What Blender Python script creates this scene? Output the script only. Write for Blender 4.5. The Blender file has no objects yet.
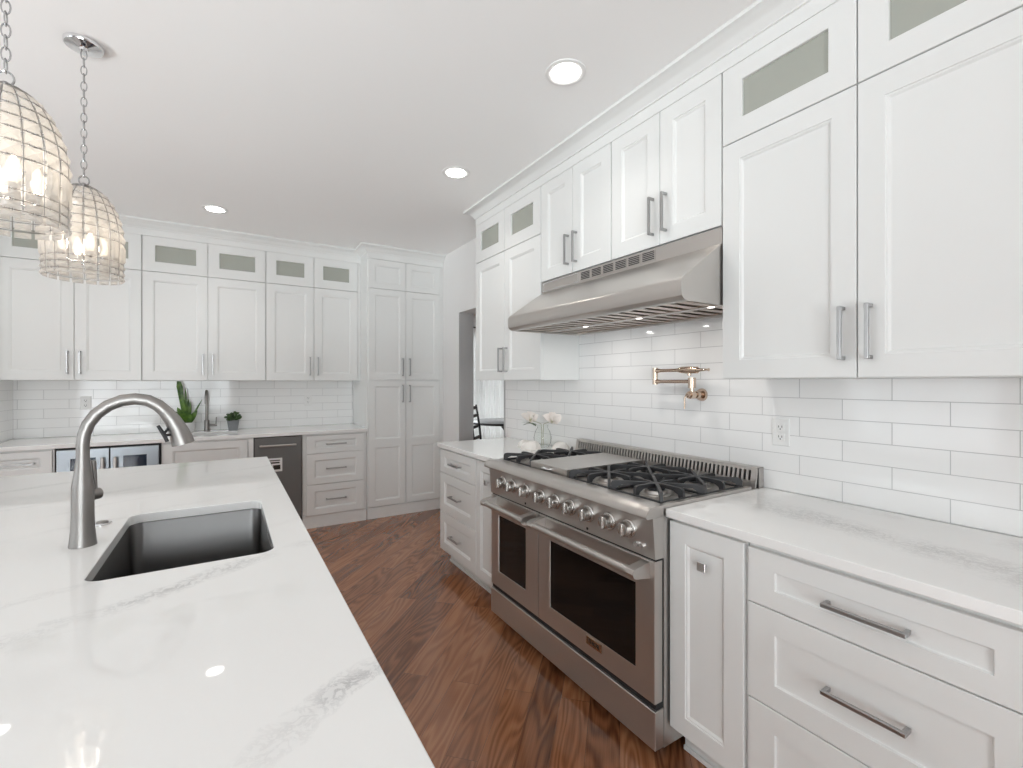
import bpy, bmesh, math, random
from mathutils import Vector, Matrix
random.seed(7)
SC = bpy.context.scene
COL = SC.collection
PI = math.pi

# ------------------------------------------------------------------ camera
YAW = math.atan(284.5 / 460.0)
cam_d = bpy.data.cameras.new('camera')
cam_d.sensor_fit = 'HORIZONTAL'
cam_d.sensor_width = 36.0
cam_d.lens = 460.0 / 1023.0 * 36.0
cam_d.shift_y = -2.0 / 1023.0
cam_d.clip_start = 0.05
cam = bpy.data.objects.new('camera', cam_d)
COL.objects.link(cam)
cam.location = (0.0, 0.0, 1.375)
cam.rotation_euler = (PI / 2, 0.0, -YAW)
SC.camera = cam

# ------------------------------------------------------------------ sky, exposure
world = bpy.data.worlds.new('sky')
SC.world = world
world.use_nodes = True
bg = world.node_tree.nodes['Background']
bg.inputs['Color'].default_value = (0.86, 0.93, 1.0, 1)
bg.inputs['Strength'].default_value = 1.6
SC.view_settings.view_transform = 'Standard'
SC.view_settings.look = 'None'
SC.view_settings.gamma = 1.0
SC.view_settings.use_curve_mapping = False
SC.view_settings.exposure = -0.08
cy = SC.cycles
cy.use_denoising = True
cy.max_bounces = 10
cy.diffuse_bounces = 7
cy.glossy_bounces = 5
cy.transmission_bounces = 6
cy.transparent_max_bounces = 12
cy.sample_clamp_indirect = 6.0
cy.caustics_reflective = False
cy.caustics_refractive = False

# daylight coming in at each window: (centre, size x, size y, direction, watts)
def area(name, loc, rot, sx, sy, watts, color=(1, 1, 1), parent=None, shape='RECTANGLE', spread=PI):
    l = bpy.data.lights.new(name, 'AREA')
    l.shape = shape
    l.size = sx
    if shape == 'RECTANGLE':
        l.size_y = sy
    l.energy = watts
    l.spread = spread
    l.color = color
    o = bpy.data.objects.new(name, l)
    COL.objects.link(o)
    o.location = loc
    o.rotation_euler = rot
    if parent:
        o.parent = parent
    return o

DAY = (0.915, 0.975, 1.0)
WIN_LEFT = [(-2.0, 0.95), (0.35, 0.95), (2.7, 0.95)]          # centre y, half width, on wall_left
for yc, hw in WIN_LEFT:
    area('daylight', (-4.80, yc, 1.45), (0, -PI / 2, 0), 1.9, 2 * hw, 27.0, DAY)
area('daylight', (-1.35, -3.22, 1.2), (PI / 2, 0, 0), 2.9, 2.2, 200.0, DAY)
area('daylight', (4.4, 8.72, 1.25), (-PI / 2, 0, 0), 2.9, 2.2, 130.0, DAY)
# added lamps, unseen outside the windows, shine up to brighten the ceiling
area('ceiling_fill', (-6.4, 0.35, 0.05), (PI, 0, 0), 3.0, 8.0, 2800.0, (0.93, 0.98, 1.0))
area('ceiling_fill', (-1.35, -4.75, -0.1), (PI, 0, 0), 6.0, 2.8, 1150.0, (0.93, 0.98, 1.0))
LAMP = (1.0, 0.96, 0.91)
LAMP_W = 1.3

# ------------------------------------------------------------------ mesh builder
class MB:
    def __init__(s):
        s.v = []
        s.f = []

    def add(s, vs, fs, xf=None):
        b = len(s.v)
        s.v += [tuple(xf @ Vector(p)) if xf else tuple(p) for p in vs]
        s.f += [tuple(b + i for i in q) for q in fs]
        return s

    def box(s, x0, x1, y0, y1, z0, z1, b=0.0, xf=None):
        if b <= 0:
            vs = [(x, y, z) for x in (x0, x1) for y in (y0, y1) for z in (z0, z1)]
            fs = [(0, 1, 3, 2), (4, 6, 7, 5), (0, 4, 5, 1), (2, 3, 7, 6), (0, 2, 6, 4), (1, 5, 7, 3)]
            return s.add(vs, fs, xf)
        X, Y, Z = (x0, x1), (y0, y1), (z0, z1)
        idx, vs = {}, []
        for i in (0, 1):
            for j in (0, 1):
                for k in (0, 1):
                    ix, iy, iz = X[i] + (b if i == 0 else -b), Y[j] + (b if j == 0 else -b), Z[k] + (b if k == 0 else -b)
                    for a, p in enumerate(((X[i], iy, iz), (ix, Y[j], iz), (ix, iy, Z[k]))):
                        idx[i, j, k, a] = len(vs)
                        vs.append(p)
        q = lambda *t: tuple(idx[u] for u in t)
        fs = []
        for i in (0, 1):
            fs.append(q((i, 0, 0, 0), (i, 1, 0, 0), (i, 1, 1, 0), (i, 0, 1, 0)))
            fs.append(q((0, i, 0, 1), (1, i, 0, 1), (1, i, 1, 1), (0, i, 1, 1)))
            fs.append(q((0, 0, i, 2), (1, 0, i, 2), (1, 1, i, 2), (0, 1, i, 2)))
        for i in (0, 1):
            for j in (0, 1):
                fs.append(q((i, j, 0, 0), (i, j, 1, 0), (i, j, 1, 1), (i, j, 0, 1)))
                fs.append(q((i, 0, j, 0), (i, 1, j, 0), (i, 1, j, 2), (i, 0, j, 2)))
                fs.append(q((0, i, j, 1), (1, i, j, 1), (1, i, j, 2), (0, i, j, 2)))
                for k in (0, 1):
                    fs.append(q((i, j, k, 0), (i, j, k, 1), (i, j, k, 2)))
        return s.add(vs, fs, xf)

    def loops(s, loops, close=True, cap0=False, cap1=False, xf=None):
        """skin a list of equally long point loops"""
        n = len(loops[0])
        vs = [p for l in loops for p in l]
        fs = []
        for a in range(len(loops) - 1):
            for i in range(n if close else n - 1):
                j = (i + 1) % n
                fs.append((a * n + i, a * n + j, (a + 1) * n + j, (a + 1) * n + i))
        if cap0:
            fs.append(tuple(range(n - 1, -1, -1)))
        if cap1:
            fs.append(tuple((len(loops) - 1) * n + i for i in range(n)))
        return s.add(vs, fs, xf)

    def lathe(s, prof, n=24, xf=None, cx=0, cy_=0, squash=1.0, open_top=False):
        ls = []
        for r, z in prof:
            r = max(r, 1e-5)
            ls.append([(cx + r * math.cos(2 * PI * i / n), cy_ + squash * r * math.sin(2 * PI * i / n), z) for i in range(n)])
        return s.loops(ls, True, True, not open_top, xf)

    def tube(s, pts, r, n=10, xf=None, closed=False):
        pts = [Vector(p) for p in pts]
        m = len(pts)
        rs = r if isinstance(r, (list, tuple)) else [r] * m
        tans = []
        for i in range(m):
            a = pts[(i - 1) % m] if (closed or i > 0) else pts[i]
            c = pts[(i + 1) % m] if (closed or i < m - 1) else pts[i]
            tans.append((c - a).normalized())
        up = Vector((0, 0, 1)) if abs(tans[0].z) < 0.9 else Vector((1, 0, 0))
        nrm = (up - tans[0] * up.dot(tans[0])).normalized()
        ls = []
        for i in range(m):
            t = tans[i]
            nrm = (nrm - t * nrm.dot(t)).normalized()
            bi = t.cross(nrm)
            ls.append([tuple(pts[i] + (nrm * math.cos(2 * PI * k / n) + bi * math.sin(2 * PI * k / n)) * rs[i]) for k in range(n)])
        if closed:
            ls.append(ls[0])
            return s.loops(ls, True, False, False, xf)
        return s.loops(ls, True, True, True, xf)

    def cyl(s, a, b, r, n=20, r2=None, xf=None):
        return s.tube([a, b], [r, r if r2 is None else r2], n, xf)

    def prof_x(s, prof, x0, x1, xf=None):
        """closed (y, z) profile swept along x"""
        return s.loops([[(x0, y, z) for y, z in prof], [(x1, y, z) for y, z in prof]], True, True, True, xf)

    def front(s, x0, x1, z0, z1, rings, fill=True, xf=None):
        """nested rectangles: rings of (left, right, bottom, top inset, y)"""
        ls = [[(x0 + l, y, z0 + b), (x1 - r, y, z0 + b), (x1 - r, y, z1 - t), (x0 + l, y, z1 - t)] for l, r, b, t, y in rings]
        return s.loops(ls, True, False, fill, xf)

    def build(s, name, mat, parent=None, smooth=True, angle=35.0, solid=0.0):
        me = bpy.data.meshes.new(name)
        off = Vector((0, 0, 0))
        if parent is not None:
            r = parent
            while r.parent is not None:
                r = r.parent
            off = Vector((0, 0, r.location.z))
        bm = bmesh.new()
        bv = [bm.verts.new(Vector(p) - off) for p in s.v]
        for q in s.f:
            try:
                bm.faces.new([bv[i] for i in q])
            except ValueError:
                pass
        bmesh.ops.remove_doubles(bm, verts=bm.verts, dist=1e-6)
        bmesh.ops.recalc_face_normals(bm, faces=bm.faces)
        bm.to_mesh(me)
        bm.free()
        if smooth:
            me.polygons.foreach_set('use_smooth', [True] * len(me.polygons))
            me.set_sharp_from_angle(angle=math.radians(angle))
        me.materials.append(mat)
        o = bpy.data.objects.new(name, me)
        COL.objects.link(o)
        if parent is not None:
            o.parent = parent
        if solid:
            m = o.modifiers.new('thickness', 'SOLIDIFY')
            m.thickness = solid
            m.offset = 0
        return o


def tag(o, label, cat, group=None):
    o['label'] = label
    o['category'] = cat
    if group:
        o['group'] = group
    return o


def thing(name, label, cat, loc=(0, 0, 0), rz=0.0, group=None):
    o = bpy.data.objects.new(name, None)
    COL.objects.link(o)
    o.location = loc
    o.rotation_euler = (0, 0, rz)
    o.empty_display_size = 0.1
    return tag(o, label, cat, group)


def struct(o):
    o['kind'] = 'structure'
    return o


def copy_tree(o, parent=None):
    c = o.copy()
    COL.objects.link(c)
    c.parent = parent
    for ch in list(o.children):
        copy_tree(ch, c)
    return c

# ------------------------------------------------------------------ materials
def mat(name, color, rough=0.5, metal=0.0, **kw):
    m = bpy.data.materials.new(name)
    m.use_nodes = True
    p = m.node_tree.nodes['Principled BSDF']
    p.inputs['Base Color'].default_value = (*color, 1)
    p.inputs['Roughness'].default_value = rough
    p.inputs['Metallic'].default_value = metal
    for k, v in kw.items():
        p.inputs[k].default_value = v
    return m


def N(m, kind, **kw):
    n = m.node_tree.nodes.new(kind)
    for k, v in kw.items():
        setattr(n, k, v)
    return n


def L(m, a, b):
    m.node_tree.links.new(a, b)


def P(m):
    return m.node_tree.nodes['Principled BSDF']


def math_node(m, op, a, b=None, c=None, clamp=False):
    n = N(m, 'ShaderNodeMath', operation=op, use_clamp=clamp)
    for i, v in enumerate((a, b, c)):
        if v is None:
            continue
        if isinstance(v, (int, float)):
            n.inputs[i].default_value = v
        else:
            L(m, v, n.inputs[i])
    return n.outputs[0]


def world_pos(m):
    return N(m, 'ShaderNodeNewGeometry').outputs['Position']


def noise(m, vec, scale, detail=3, rough=0.55, dist=0.0):
    n = N(m, 'ShaderNodeTexNoise')
    n.inputs['Scale'].default_value = scale
    n.inputs['Detail'].default_value = detail
    n.inputs['Roughness'].default_value = rough
    n.inputs['Distortion'].default_value = dist
    if vec is not None:
        L(m, vec, n.inputs['Vector'])
    return n.outputs['Fac']


def mapping(m, vec, rot=(0, 0, 0), scale=(1, 1, 1), loc=(0, 0, 0)):
    n = N(m, 'ShaderNodeMapping')
    n.inputs['Rotation'].default_value = rot
    n.inputs['Scale'].default_value = scale
    n.inputs['Location'].default_value = loc
    L(m, vec, n.inputs['Vector'])
    return n.outputs[0]


def ramp(m, fac, stops):
    n = N(m, 'ShaderNodeValToRGB')
    e = n.color_ramp.elements
    while len(e) < len(stops):
        e.new(0.5)
    for el, (p, c) in zip(e, stops):
        el.position = p
        el.color = (*c, 1)
    L(m, fac, n.inputs['Fac'])
    return n.outputs['Color']


def bump(m, height, strength, distance=0.002):
    n = N(m, 'ShaderNodeBump')
    n.inputs['Strength'].default_value = strength
    n.inputs['Distance'].default_value = distance
    L(m, height, n.inputs['Height'])
    L(m, n.outputs[0], P(m).inputs['Normal'])


def painted(name, col, rough, amount=0.02):
    m = mat(name, col, rough)
    f = noise(m, world_pos(m), 60, 2)
    bump(m, f, amount, 0.001)
    return m


CAB = painted('white_cabinet_paint', (0.785, 0.795, 0.785), 0.34, 0.0)
WALL = painted('white_wall_paint', (0.84, 0.84, 0.835), 0.6, 0.05)
CEIL = painted('ceiling_paint', (0.91, 0.91, 0.905), 0.75, 0.04)
JAMB = painted('opening_grey', (0.46, 0.46, 0.46), 0.55, 0.03)  # even grey around the opening, darker than the wall colour

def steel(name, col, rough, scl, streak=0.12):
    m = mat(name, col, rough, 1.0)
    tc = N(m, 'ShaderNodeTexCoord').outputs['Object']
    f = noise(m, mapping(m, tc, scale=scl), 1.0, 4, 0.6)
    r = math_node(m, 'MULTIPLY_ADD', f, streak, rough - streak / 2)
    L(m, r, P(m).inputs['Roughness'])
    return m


STEEL = steel('brushed_steel', (0.55, 0.525, 0.50), 0.31, (2, 90, 90), 0.08)
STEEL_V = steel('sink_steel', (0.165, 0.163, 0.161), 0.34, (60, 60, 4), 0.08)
NICKEL = steel('brushed_nickel', (0.30, 0.287, 0.275), 0.42, (60, 60, 6), 0.06)
PULL = steel('pull_nickel', (0.42, 0.42, 0.42), 0.36, (90, 90, 90), 0.06)
KNOBSTEEL = mat('polished_steel', (0.55, 0.535, 0.515), 0.27, 1.0)
CHROME = mat('chrome', (0.78, 0.78, 0.79), 0.08, 1.0)
BRONZE = mat('champagne_bronze', (0.66, 0.53, 0.43), 0.16, 1.0)
IRON = painted('cast_iron', (0.03, 0.03, 0.032), 0.5, 0.15)
PAN = steel('cooktop_pan', (0.50, 0.475, 0.45), 0.38, (60, 3, 60), 0.08)
BLACK = mat('black_gap', (0.012, 0.012, 0.013), 0.55)
OVEN = mat('dark_oven_glass', (0.006, 0.006, 0.006), 0.05, 0.0, **{'Specular IOR Level': 0.28})
COOLER = mat('dark_blue_cooler_glass', (0.012, 0.022, 0.045), 0.07)
COOLSTEEL = steel('cool_steel', (0.33, 0.355, 0.38), 0.40, (3, 90, 90), 0.08)
DARKSTEEL = steel('dark_grey_steel', (0.16, 0.157, 0.152), 0.5, (3, 90, 90), 0.08)
P(STEEL).inputs['Metallic'].default_value = 0.88
P(DARKSTEEL).inputs['Metallic'].default_value = 0.35
SLOT = mat('vent_dark', (0.03, 0.03, 0.03), 0.6)
BAFFLE = steel('baffle_steel', (0.52, 0.44, 0.38), 0.3, (100, 4, 100))
WHITEPLASTIC = mat('white_plastic', (0.82, 0.82, 0.81), 0.35)
CERAMIC = mat('white_ceramic', (0.82, 0.82, 0.81), 0.22)
SHELL = painted('white_shell', (0.84, 0.81, 0.77), 0.45, 0.1)
GREYPOT = painted('grey_pot', (0.25, 0.26, 0.27), 0.6, 0.1)
SOIL = painted('soil', (0.05, 0.035, 0.025), 0.9, 0.3)
BLACKWOOD = mat('black_lacquer', (0.018, 0.017, 0.017), 0.3)
TABLETOP = mat('grey_table', (0.34, 0.34, 0.34), 0.35)
PETAL = mat('white_petal', (0.88, 0.82, 0.77), 0.5)
STEMBROWN = mat('twig', (0.34, 0.33, 0.20), 0.6)
CALYX = mat('calyx_green', (0.50, 0.52, 0.32), 0.5)
LETTER = mat('badge_letter', (0.03, 0.025, 0.02), 0.4, 0.5)
BADGE = mat('badge_plate', (0.42, 0.34, 0.27), 0.25, 1.0)

def glass(name, tint=(1, 1, 1), refl=0.10, rough=0.0, ior=1.45):
    """thin clear pane: lets light through, keeps its mirror-like sheen"""
    m = bpy.data.materials.new(name)
    m.use_nodes = True
    nt = m.node_tree
    nt.nodes.remove(P(m))
    t = N(m, 'ShaderNodeBsdfTransparent')
    t.inputs['Color'].default_value = (*tint, 1)
    g = N(m, 'ShaderNodeBsdfGlossy')
    g.inputs['Roughness'].default_value = rough
    fr = N(m, 'ShaderNodeFresnel')
    fr.inputs['IOR'].default_value = ior
    k = math_node(m, 'ADD', fr.outputs[0], refl, clamp=True)
    mx = N(m, 'ShaderNodeMixShader')
    L(m, k, mx.inputs[0])
    L(m, t.outputs[0], mx.inputs[1])
    L(m, g.outputs[0], mx.inputs[2])
    L(m, mx.outputs[0], nt.nodes['Material Output'].inputs['Surface'])
    return m


PANE = glass('clear_pane')
CABGLASS = glass('cabinet_glass', (0.90, 0.915, 0.875), 0.03)
VASE = glass('vase_glass', (0.97, 0.985, 0.975), 0.02, ior=1.05)

def frost(m, share, col):
    out = m.node_tree.nodes['Material Output']
    base = out.inputs['Surface'].links[0].from_socket
    d = N(m, 'ShaderNodeBsdfDiffuse')
    d.inputs['Color'].default_value = (*col, 1)
    mx = N(m, 'ShaderNodeMixShader')
    mx.inputs[0].default_value = share
    L(m, base, mx.inputs[1])
    L(m, d.outputs[0], mx.inputs[2])
    L(m, mx.outputs[0], out.inputs['Surface'])


frost(CABGLASS, 0.40, (0.78, 0.80, 0.73))

def crystal():
    m = glass('crystal_glass', (0.97, 0.955, 0.93), 0.14, 0.03)
    out = m.node_tree.nodes['Material Output']
    base = out.inputs['Surface'].links[0].from_socket
    d = N(m, 'ShaderNodeBsdfDiffuse')
    d.inputs['Color'].default_value = (0.95, 0.91, 0.865, 1)
    tr = N(m, 'ShaderNodeBsdfTranslucent')
    tr.inputs['Color'].default_value = (0.95, 0.92, 0.87, 1)
    a = N(m, 'ShaderNodeMixShader')
    a.inputs[0].default_value = 0.55
    L(m, d.outputs[0], a.inputs[1])
    L(m, tr.outputs[0], a.inputs[2])
    mx = N(m, 'ShaderNodeMixShader')
    mx.inputs[0].default_value = 0.46
    L(m, base, mx.inputs[1])
    L(m, a.outputs[0], mx.inputs[2])
    L(m, mx.outputs[0], out.inputs['Surface'])
    return m


CRYSTAL = crystal()
WIRE = mat('pendant_wire', (0.27, 0.26, 0.25), 0.3, 1.0)
CHAIN = mat('chain_nickel', (0.45, 0.45, 0.45), 0.22, 1.0)

def emit(name, col, strength):
    m = mat(name, (0.8, 0.8, 0.8), 0.4)
    P(m).inputs['Emission Color'].default_value = (*col, 1)
    P(m).inputs['Emission Strength'].default_value = strength
    return m


HOODLENS = emit('hood_lens', (1.0, 0.95, 0.88), 3.5)
LENS = emit('lamp_lens', (1.0, 0.97, 0.92), 9.0)
BULB = emit('bulb_glow', (1.0, 0.84, 0.66), 4.0)

def quartz(name, bands, direction):
    """white quartz with a few soft grey veins; bands = (offset along the normal, half width, strength)"""
    m = mat(name, (0.8, 0.8, 0.79), 0.02)
    pos = world_pos(m)
    sep = N(m, 'ShaderNodeSeparateXYZ')
    L(m, pos, sep.inputs[0])
    dx, dy = direction
    ln = math.hypot(dx, dy)
    nx, ny = -dy / ln, dx / ln
    proj = math_node(m, 'ADD', math_node(m, 'MULTIPLY', sep.outputs[0], nx), math_node(m, 'MULTIPLY', sep.outputs[1], ny))
    wob = noise(m, pos, 3.0, 4, 0.6)
    proj = math_node(m, 'ADD', proj, math_node(m, 'MULTIPLY', math_node(m, 'SUBTRACT', wob, 0.5), 0.16))
    fine = noise(m, pos, 34.0, 8, 0.7, 0.5)
    crack = math_node(m, 'SUBTRACT', 1.0, math_node(m, 'MULTIPLY', math_node(m, 'ABSOLUTE', math_node(m, 'SUBTRACT', fine, 0.5)), 16.0), clamp=True)
    patch = noise(m, pos, 5.0, 3)
    patch = math_node(m, 'MULTIPLY', math_node(m, 'SUBTRACT', patch, 0.36), 3.2, clamp=True)
    tot = None
    for off, hw, st in bands:
        d = math_node(m, 'ABSOLUTE', math_node(m, 'SUBTRACT', proj, off))
        band = math_node(m, 'SUBTRACT', 1.0, math_node(m, 'DIVIDE', d, hw), clamp=True)
        soft = math_node(m, 'MULTIPLY', band, 0.30)
        b = math_node(m, 'ADD', soft, math_node(m, 'MULTIPLY', math_node(m, 'POWER', band, 0.5), math_node(m, 'MULTIPLY', crack, 0.75)))
        b = math_node(m, 'MULTIPLY', math_node(m, 'MULTIPLY', b, patch), st)
        tot = b if tot is None else math_node(m, 'ADD', tot, b, clamp=True)
    cloud = noise(m, pos, 2.2, 3)
    mx = N(m, 'ShaderNodeMix', data_type='RGBA')
    mx.inputs['A'].default_value = (0.86, 0.86, 0.85, 1)
    mx.inputs['B'].default_value = (0.40, 0.40, 0.405, 1)
    L(m, tot, mx.inputs['Factor'])
    mx2 = N(m, 'ShaderNodeMix', data_type='RGBA')
    mx2.inputs['B'].default_value = (0.81, 0.81, 0.80, 1)
    L(m, mx.outputs['Result'], mx2.inputs['A'])
    L(m, math_node(m, 'MULTIPLY', cloud, 0.35), mx2.inputs['Factor'])
    L(m, mx2.outputs['Result'], P(m).inputs['Base Color'])
    return m


def tile(name, axis, phase):
    """glossy white running-bond wall tile, 305 x 76 mm, thin grey grout"""
    m = mat(name, (0.8, 0.8, 0.8), 0.07)
    sep = N(m, 'ShaderNodeSeparateXYZ')
    L(m, world_pos(m), sep.inputs[0])
    cmb = N(m, 'ShaderNodeCombineXYZ')
    L(m, math_node(m, 'ADD', sep.outputs[axis], 0.309 * 40.5 - phase), cmb.inputs[0])
    L(m, math_node(m, 'SUBTRACT', sep.outputs[2], 0.9155), cmb.inputs[1])
    b = N(m, 'ShaderNodeTexBrick')
    b.offset = 0.5
    b.inputs['Color1'].default_value = (0.89, 0.89, 0.885, 1)
    b.inputs['Color2'].default_value = (0.87, 0.87, 0.865, 1)
    b.inputs['Mortar'].default_value = (0.52, 0.52, 0.52, 1)
    b.inputs['Scale'].default_value = 1.0
    b.inputs['Mortar Size'].default_value = 0.0014
    b.inputs['Mortar Smooth'].default_value = 0.15
    b.inputs['Bias'].default_value = 0.0
    b.inputs['Brick Width'].default_value = 0.309
    b.inputs['Row Height'].default_value = 0.0788
    L(m, cmb.outputs[0], b.inputs['Vector'])
    L(m, b.outputs['Color'], P(m).inputs['Base Color'])
    L(m, math_node(m, 'MULTIPLY_ADD', b.outputs['Fac'], 0.5, 0.07), P(m).inputs['Roughness'])
    wob = noise(m, world_pos(m), 7.0, 2)
    h = math_node(m, 'ADD', math_node(m, 'MULTIPLY', math_node(m, 'SUBTRACT', 1.0, b.outputs['Fac']), 1.0), math_node(m, 'MULTIPLY', wob, 0.6))
    bump(m, h, 0.35, 0.002)
    return m


def wood_floor():
    m = mat('dark_oak_floor', (0.1, 0.05, 0.03), 0.2, 0.0, **{'Coat Weight': 0.32, 'Coat Roughness': 0.16, 'Coat IOR': 1.6})
    pos = mapping(m, world_pos(m), rot=(0, 0, math.radians(-45)))
    b = N(m, 'ShaderNodeTexBrick')
    b.offset = 0.37
    b.inputs['Color1'].default_value = (0.0, 0.0, 0.0, 1)
    b.inputs['Color2'].default_value = (1.0, 1.0, 1.0, 1)
    b.inputs['Mortar'].default_value = (0.5, 0.5, 0.5, 1)
    b.inputs['Scale'].default_value = 1.0
    b.inputs['Mortar Size'].default_value = 0.0007
    b.inputs['Mortar Smooth'].default_value = 0.2
    b.inputs['Brick Width'].default_value = 1.1
    b.inputs['Row Height'].default_value = 0.125
    L(m, mapping(m, pos, loc=(20, 20, 0)), b.inputs['Vector'])
    shade = N(m, 'ShaderNodeSeparateColor')
    L(m, b.outputs['Color'], shade.inputs[0])
    plank = shade.outputs[0]
    shift = N(m, 'ShaderNodeCombineXYZ')
    L(m, math_node(m, 'MULTIPLY', plank, 9.0), shift.inputs[0])
    L(m, math_node(m, 'MULTIPLY', plank, 5.0), shift.inputs[2])
    ad = N(m, 'ShaderNodeVectorMath', operation='ADD')
    L(m, pos, ad.inputs[0])
    L(m, shift.outputs[0], ad.inputs[1])
    broad = noise(m, mapping(m, ad.outputs[0], scale=(1.1, 7.5, 1)), 1.0, 1.5, 0.45)
    rings = math_node(m, 'SINE', math_node(m, 'MULTIPLY', broad, 95.0))
    rings = math_node(m, 'MULTIPLY_ADD', rings, 0.5, 0.5)
    pore = noise(m, mapping(m, ad.outputs[0], scale=(5, 190, 5)), 1.0, 3, 0.65)
    big = noise(m, mapping(m, ad.outputs[0], scale=(1.8, 6, 1)), 1.0, 3)
    g = math_node(m, 'ADD', math_node(m, 'MULTIPLY', rings, 0.22), math_node(m, 'MULTIPLY', pore, 0.36))
    g = math_node(m, 'ADD', g, math_node(m, 'MULTIPLY', big, 0.30))
    g = math_node(m, 'ADD', g, math_node(m, 'MULTIPLY', plank, 0.30))
    col = ramp(m, g, [(0.20, (0.050, 0.016, 0.007)), (0.42, (0.175, 0.064, 0.027)), (0.62, (0.285, 0.113, 0.050)), (0.90, (0.42, 0.19, 0.092))])
    mx = N(m, 'ShaderNodeMix', data_type='RGBA')
    mx.inputs['B'].default_value = (0.012, 0.006, 0.004, 1)
    L(m, col, mx.inputs['A'])
    L(m, math_node(m, 'MULTIPLY', b.outputs['Fac'], 0.8), mx.inputs['Factor'])
    L(m, mx.outputs['Result'], P(m).inputs['Base Color'])
    L(m, math_node(m, 'MULTIPLY_ADD', pore, 0.08, 0.12), P(m).inputs['Roughness'])
    bump(m, math_node(m, 'SUBTRACT', math_node(m, 'MULTIPLY', g, 0.25), b.outputs['Fac']), 0.25, 0.001)
    return m


def leaf_mat(name, a, b, scale):
    m = mat(name, a, 0.35)
    f = noise(m, world_pos(m), scale, 2)
    L(m, ramp(m, f, [(0.35, a), (0.7, b)]), P(m).inputs['Base Color'])
    return m


FLOOR = wood_floor()
QISLAND = quartz('island_quartz', [(1.150, 0.040, 0.85), (0.548, 0.030, 1.0), (1.36, 0.02, 0.3), (1.90, 0.02, 0.3), (2.37, 0.03, 0.5), (2.76, 0.03, 0.55), (2.13, 0.02, 0.4)], (0.276, 0.165))
QRIGHT = quartz('counter_quartz', [(1.74, 0.07, 0.8), (1.455, 0.10, 0.9), (1.95, 0.05, 0.5)], (-0.26, -1.0))
QBACK = quartz('counter_quartz_plain', [(4.9, 0.03, 0.3)], (1.0, 0.1))
TILE_R = tile('right_wall_tile', 1, 0.521)
TILE_B = tile('rear_wall_tile', 0, -1.289)
SHEER = mat('white_sheer', (0.86, 0.86, 0.85), 0.8)
_t = N(SHEER, 'ShaderNodeBsdfTranslucent')
_t.inputs['Color'].default_value = (0.9, 0.9, 0.89, 1)
_m = N(SHEER, 'ShaderNodeMixShader')
L(SHEER, P(SHEER).outputs[0], _m.inputs[1])
L(SHEER, _t.outputs[0], _m.inputs[2])
L(SHEER, _m.outputs[0], SHEER.node_tree.nodes['Material Output'].inputs['Surface'])
LEAF_BIG = leaf_mat('broad_leaf', (0.030, 0.085, 0.012), (0.13, 0.25, 0.035), 26)
LEAF_SMALL = leaf_mat('small_leaf', (0.03, 0.075, 0.02), (0.10, 0.16, 0.06), 60)

# ------------------------------------------------------------------ room shell
XW = 2.005          # face of the right wall
YB = 5.275          # face of the rear wall
ZC = 2.74
m = MB().box(-4.75, 7.0, -3.15, 8.8, -0.06, 0.0)
struct(m.build('floor', FLOOR))
m = MB().box(-4.75, 7.0, -3.15, 8.8, ZC, ZC + 0.08)
struct(m.build('ceiling', CEIL))
m = MB()
m.box(XW, XW + 0.16, -3.15, 3.36, 0, ZC)
m.box(XW, XW + 0.16, 3.36, 4.255, 2.08, ZC)
m.box(XW, XW + 0.16, 4.255, YB, 0, ZC)
wall_right = struct(m.build('wall_right', WALL))
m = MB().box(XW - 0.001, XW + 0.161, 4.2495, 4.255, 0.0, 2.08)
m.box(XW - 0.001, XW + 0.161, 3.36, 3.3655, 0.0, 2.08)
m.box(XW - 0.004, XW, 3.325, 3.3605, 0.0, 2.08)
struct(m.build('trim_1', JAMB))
m = MB().box(-4.75, XW + 0.16, YB, YB + 0.14, 0, ZC)
struct(m.build('wall_back', WALL))
m = MB().box(-1.63, -1.472, 4.55, YB, 0, ZC)
struct(m.build('wall_partition', WALL))

def wall_with_holes(name, u0, u1, z1, holes, place):
    """wall along u with window holes (u0, u1, z0, z1); place maps (u, depth, z) to the world"""
    mb = MB()
    def slab(a, b, c, d):
        if b - a < 1e-4 or d - c < 1e-4:
            return
        vs = [place(u, w, z) for u in (a, b) for w in (0, 1) for z in (c, d)]
        mb.add(vs, [(0, 1, 3, 2), (4, 6, 7, 5), (0, 4, 5, 1), (2, 3, 7, 6), (0, 2, 6, 4), (1, 5, 7, 3)])
    cur = u0
    for a, b, c, d in sorted(holes):
        slab(cur, a, 0, z1)
        slab(a, b, 0, c)
        slab(a, b, d, z1)
        cur = b
    slab(cur, u1, 0, z1)
    return struct(mb.build(name, WALL))


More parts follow.
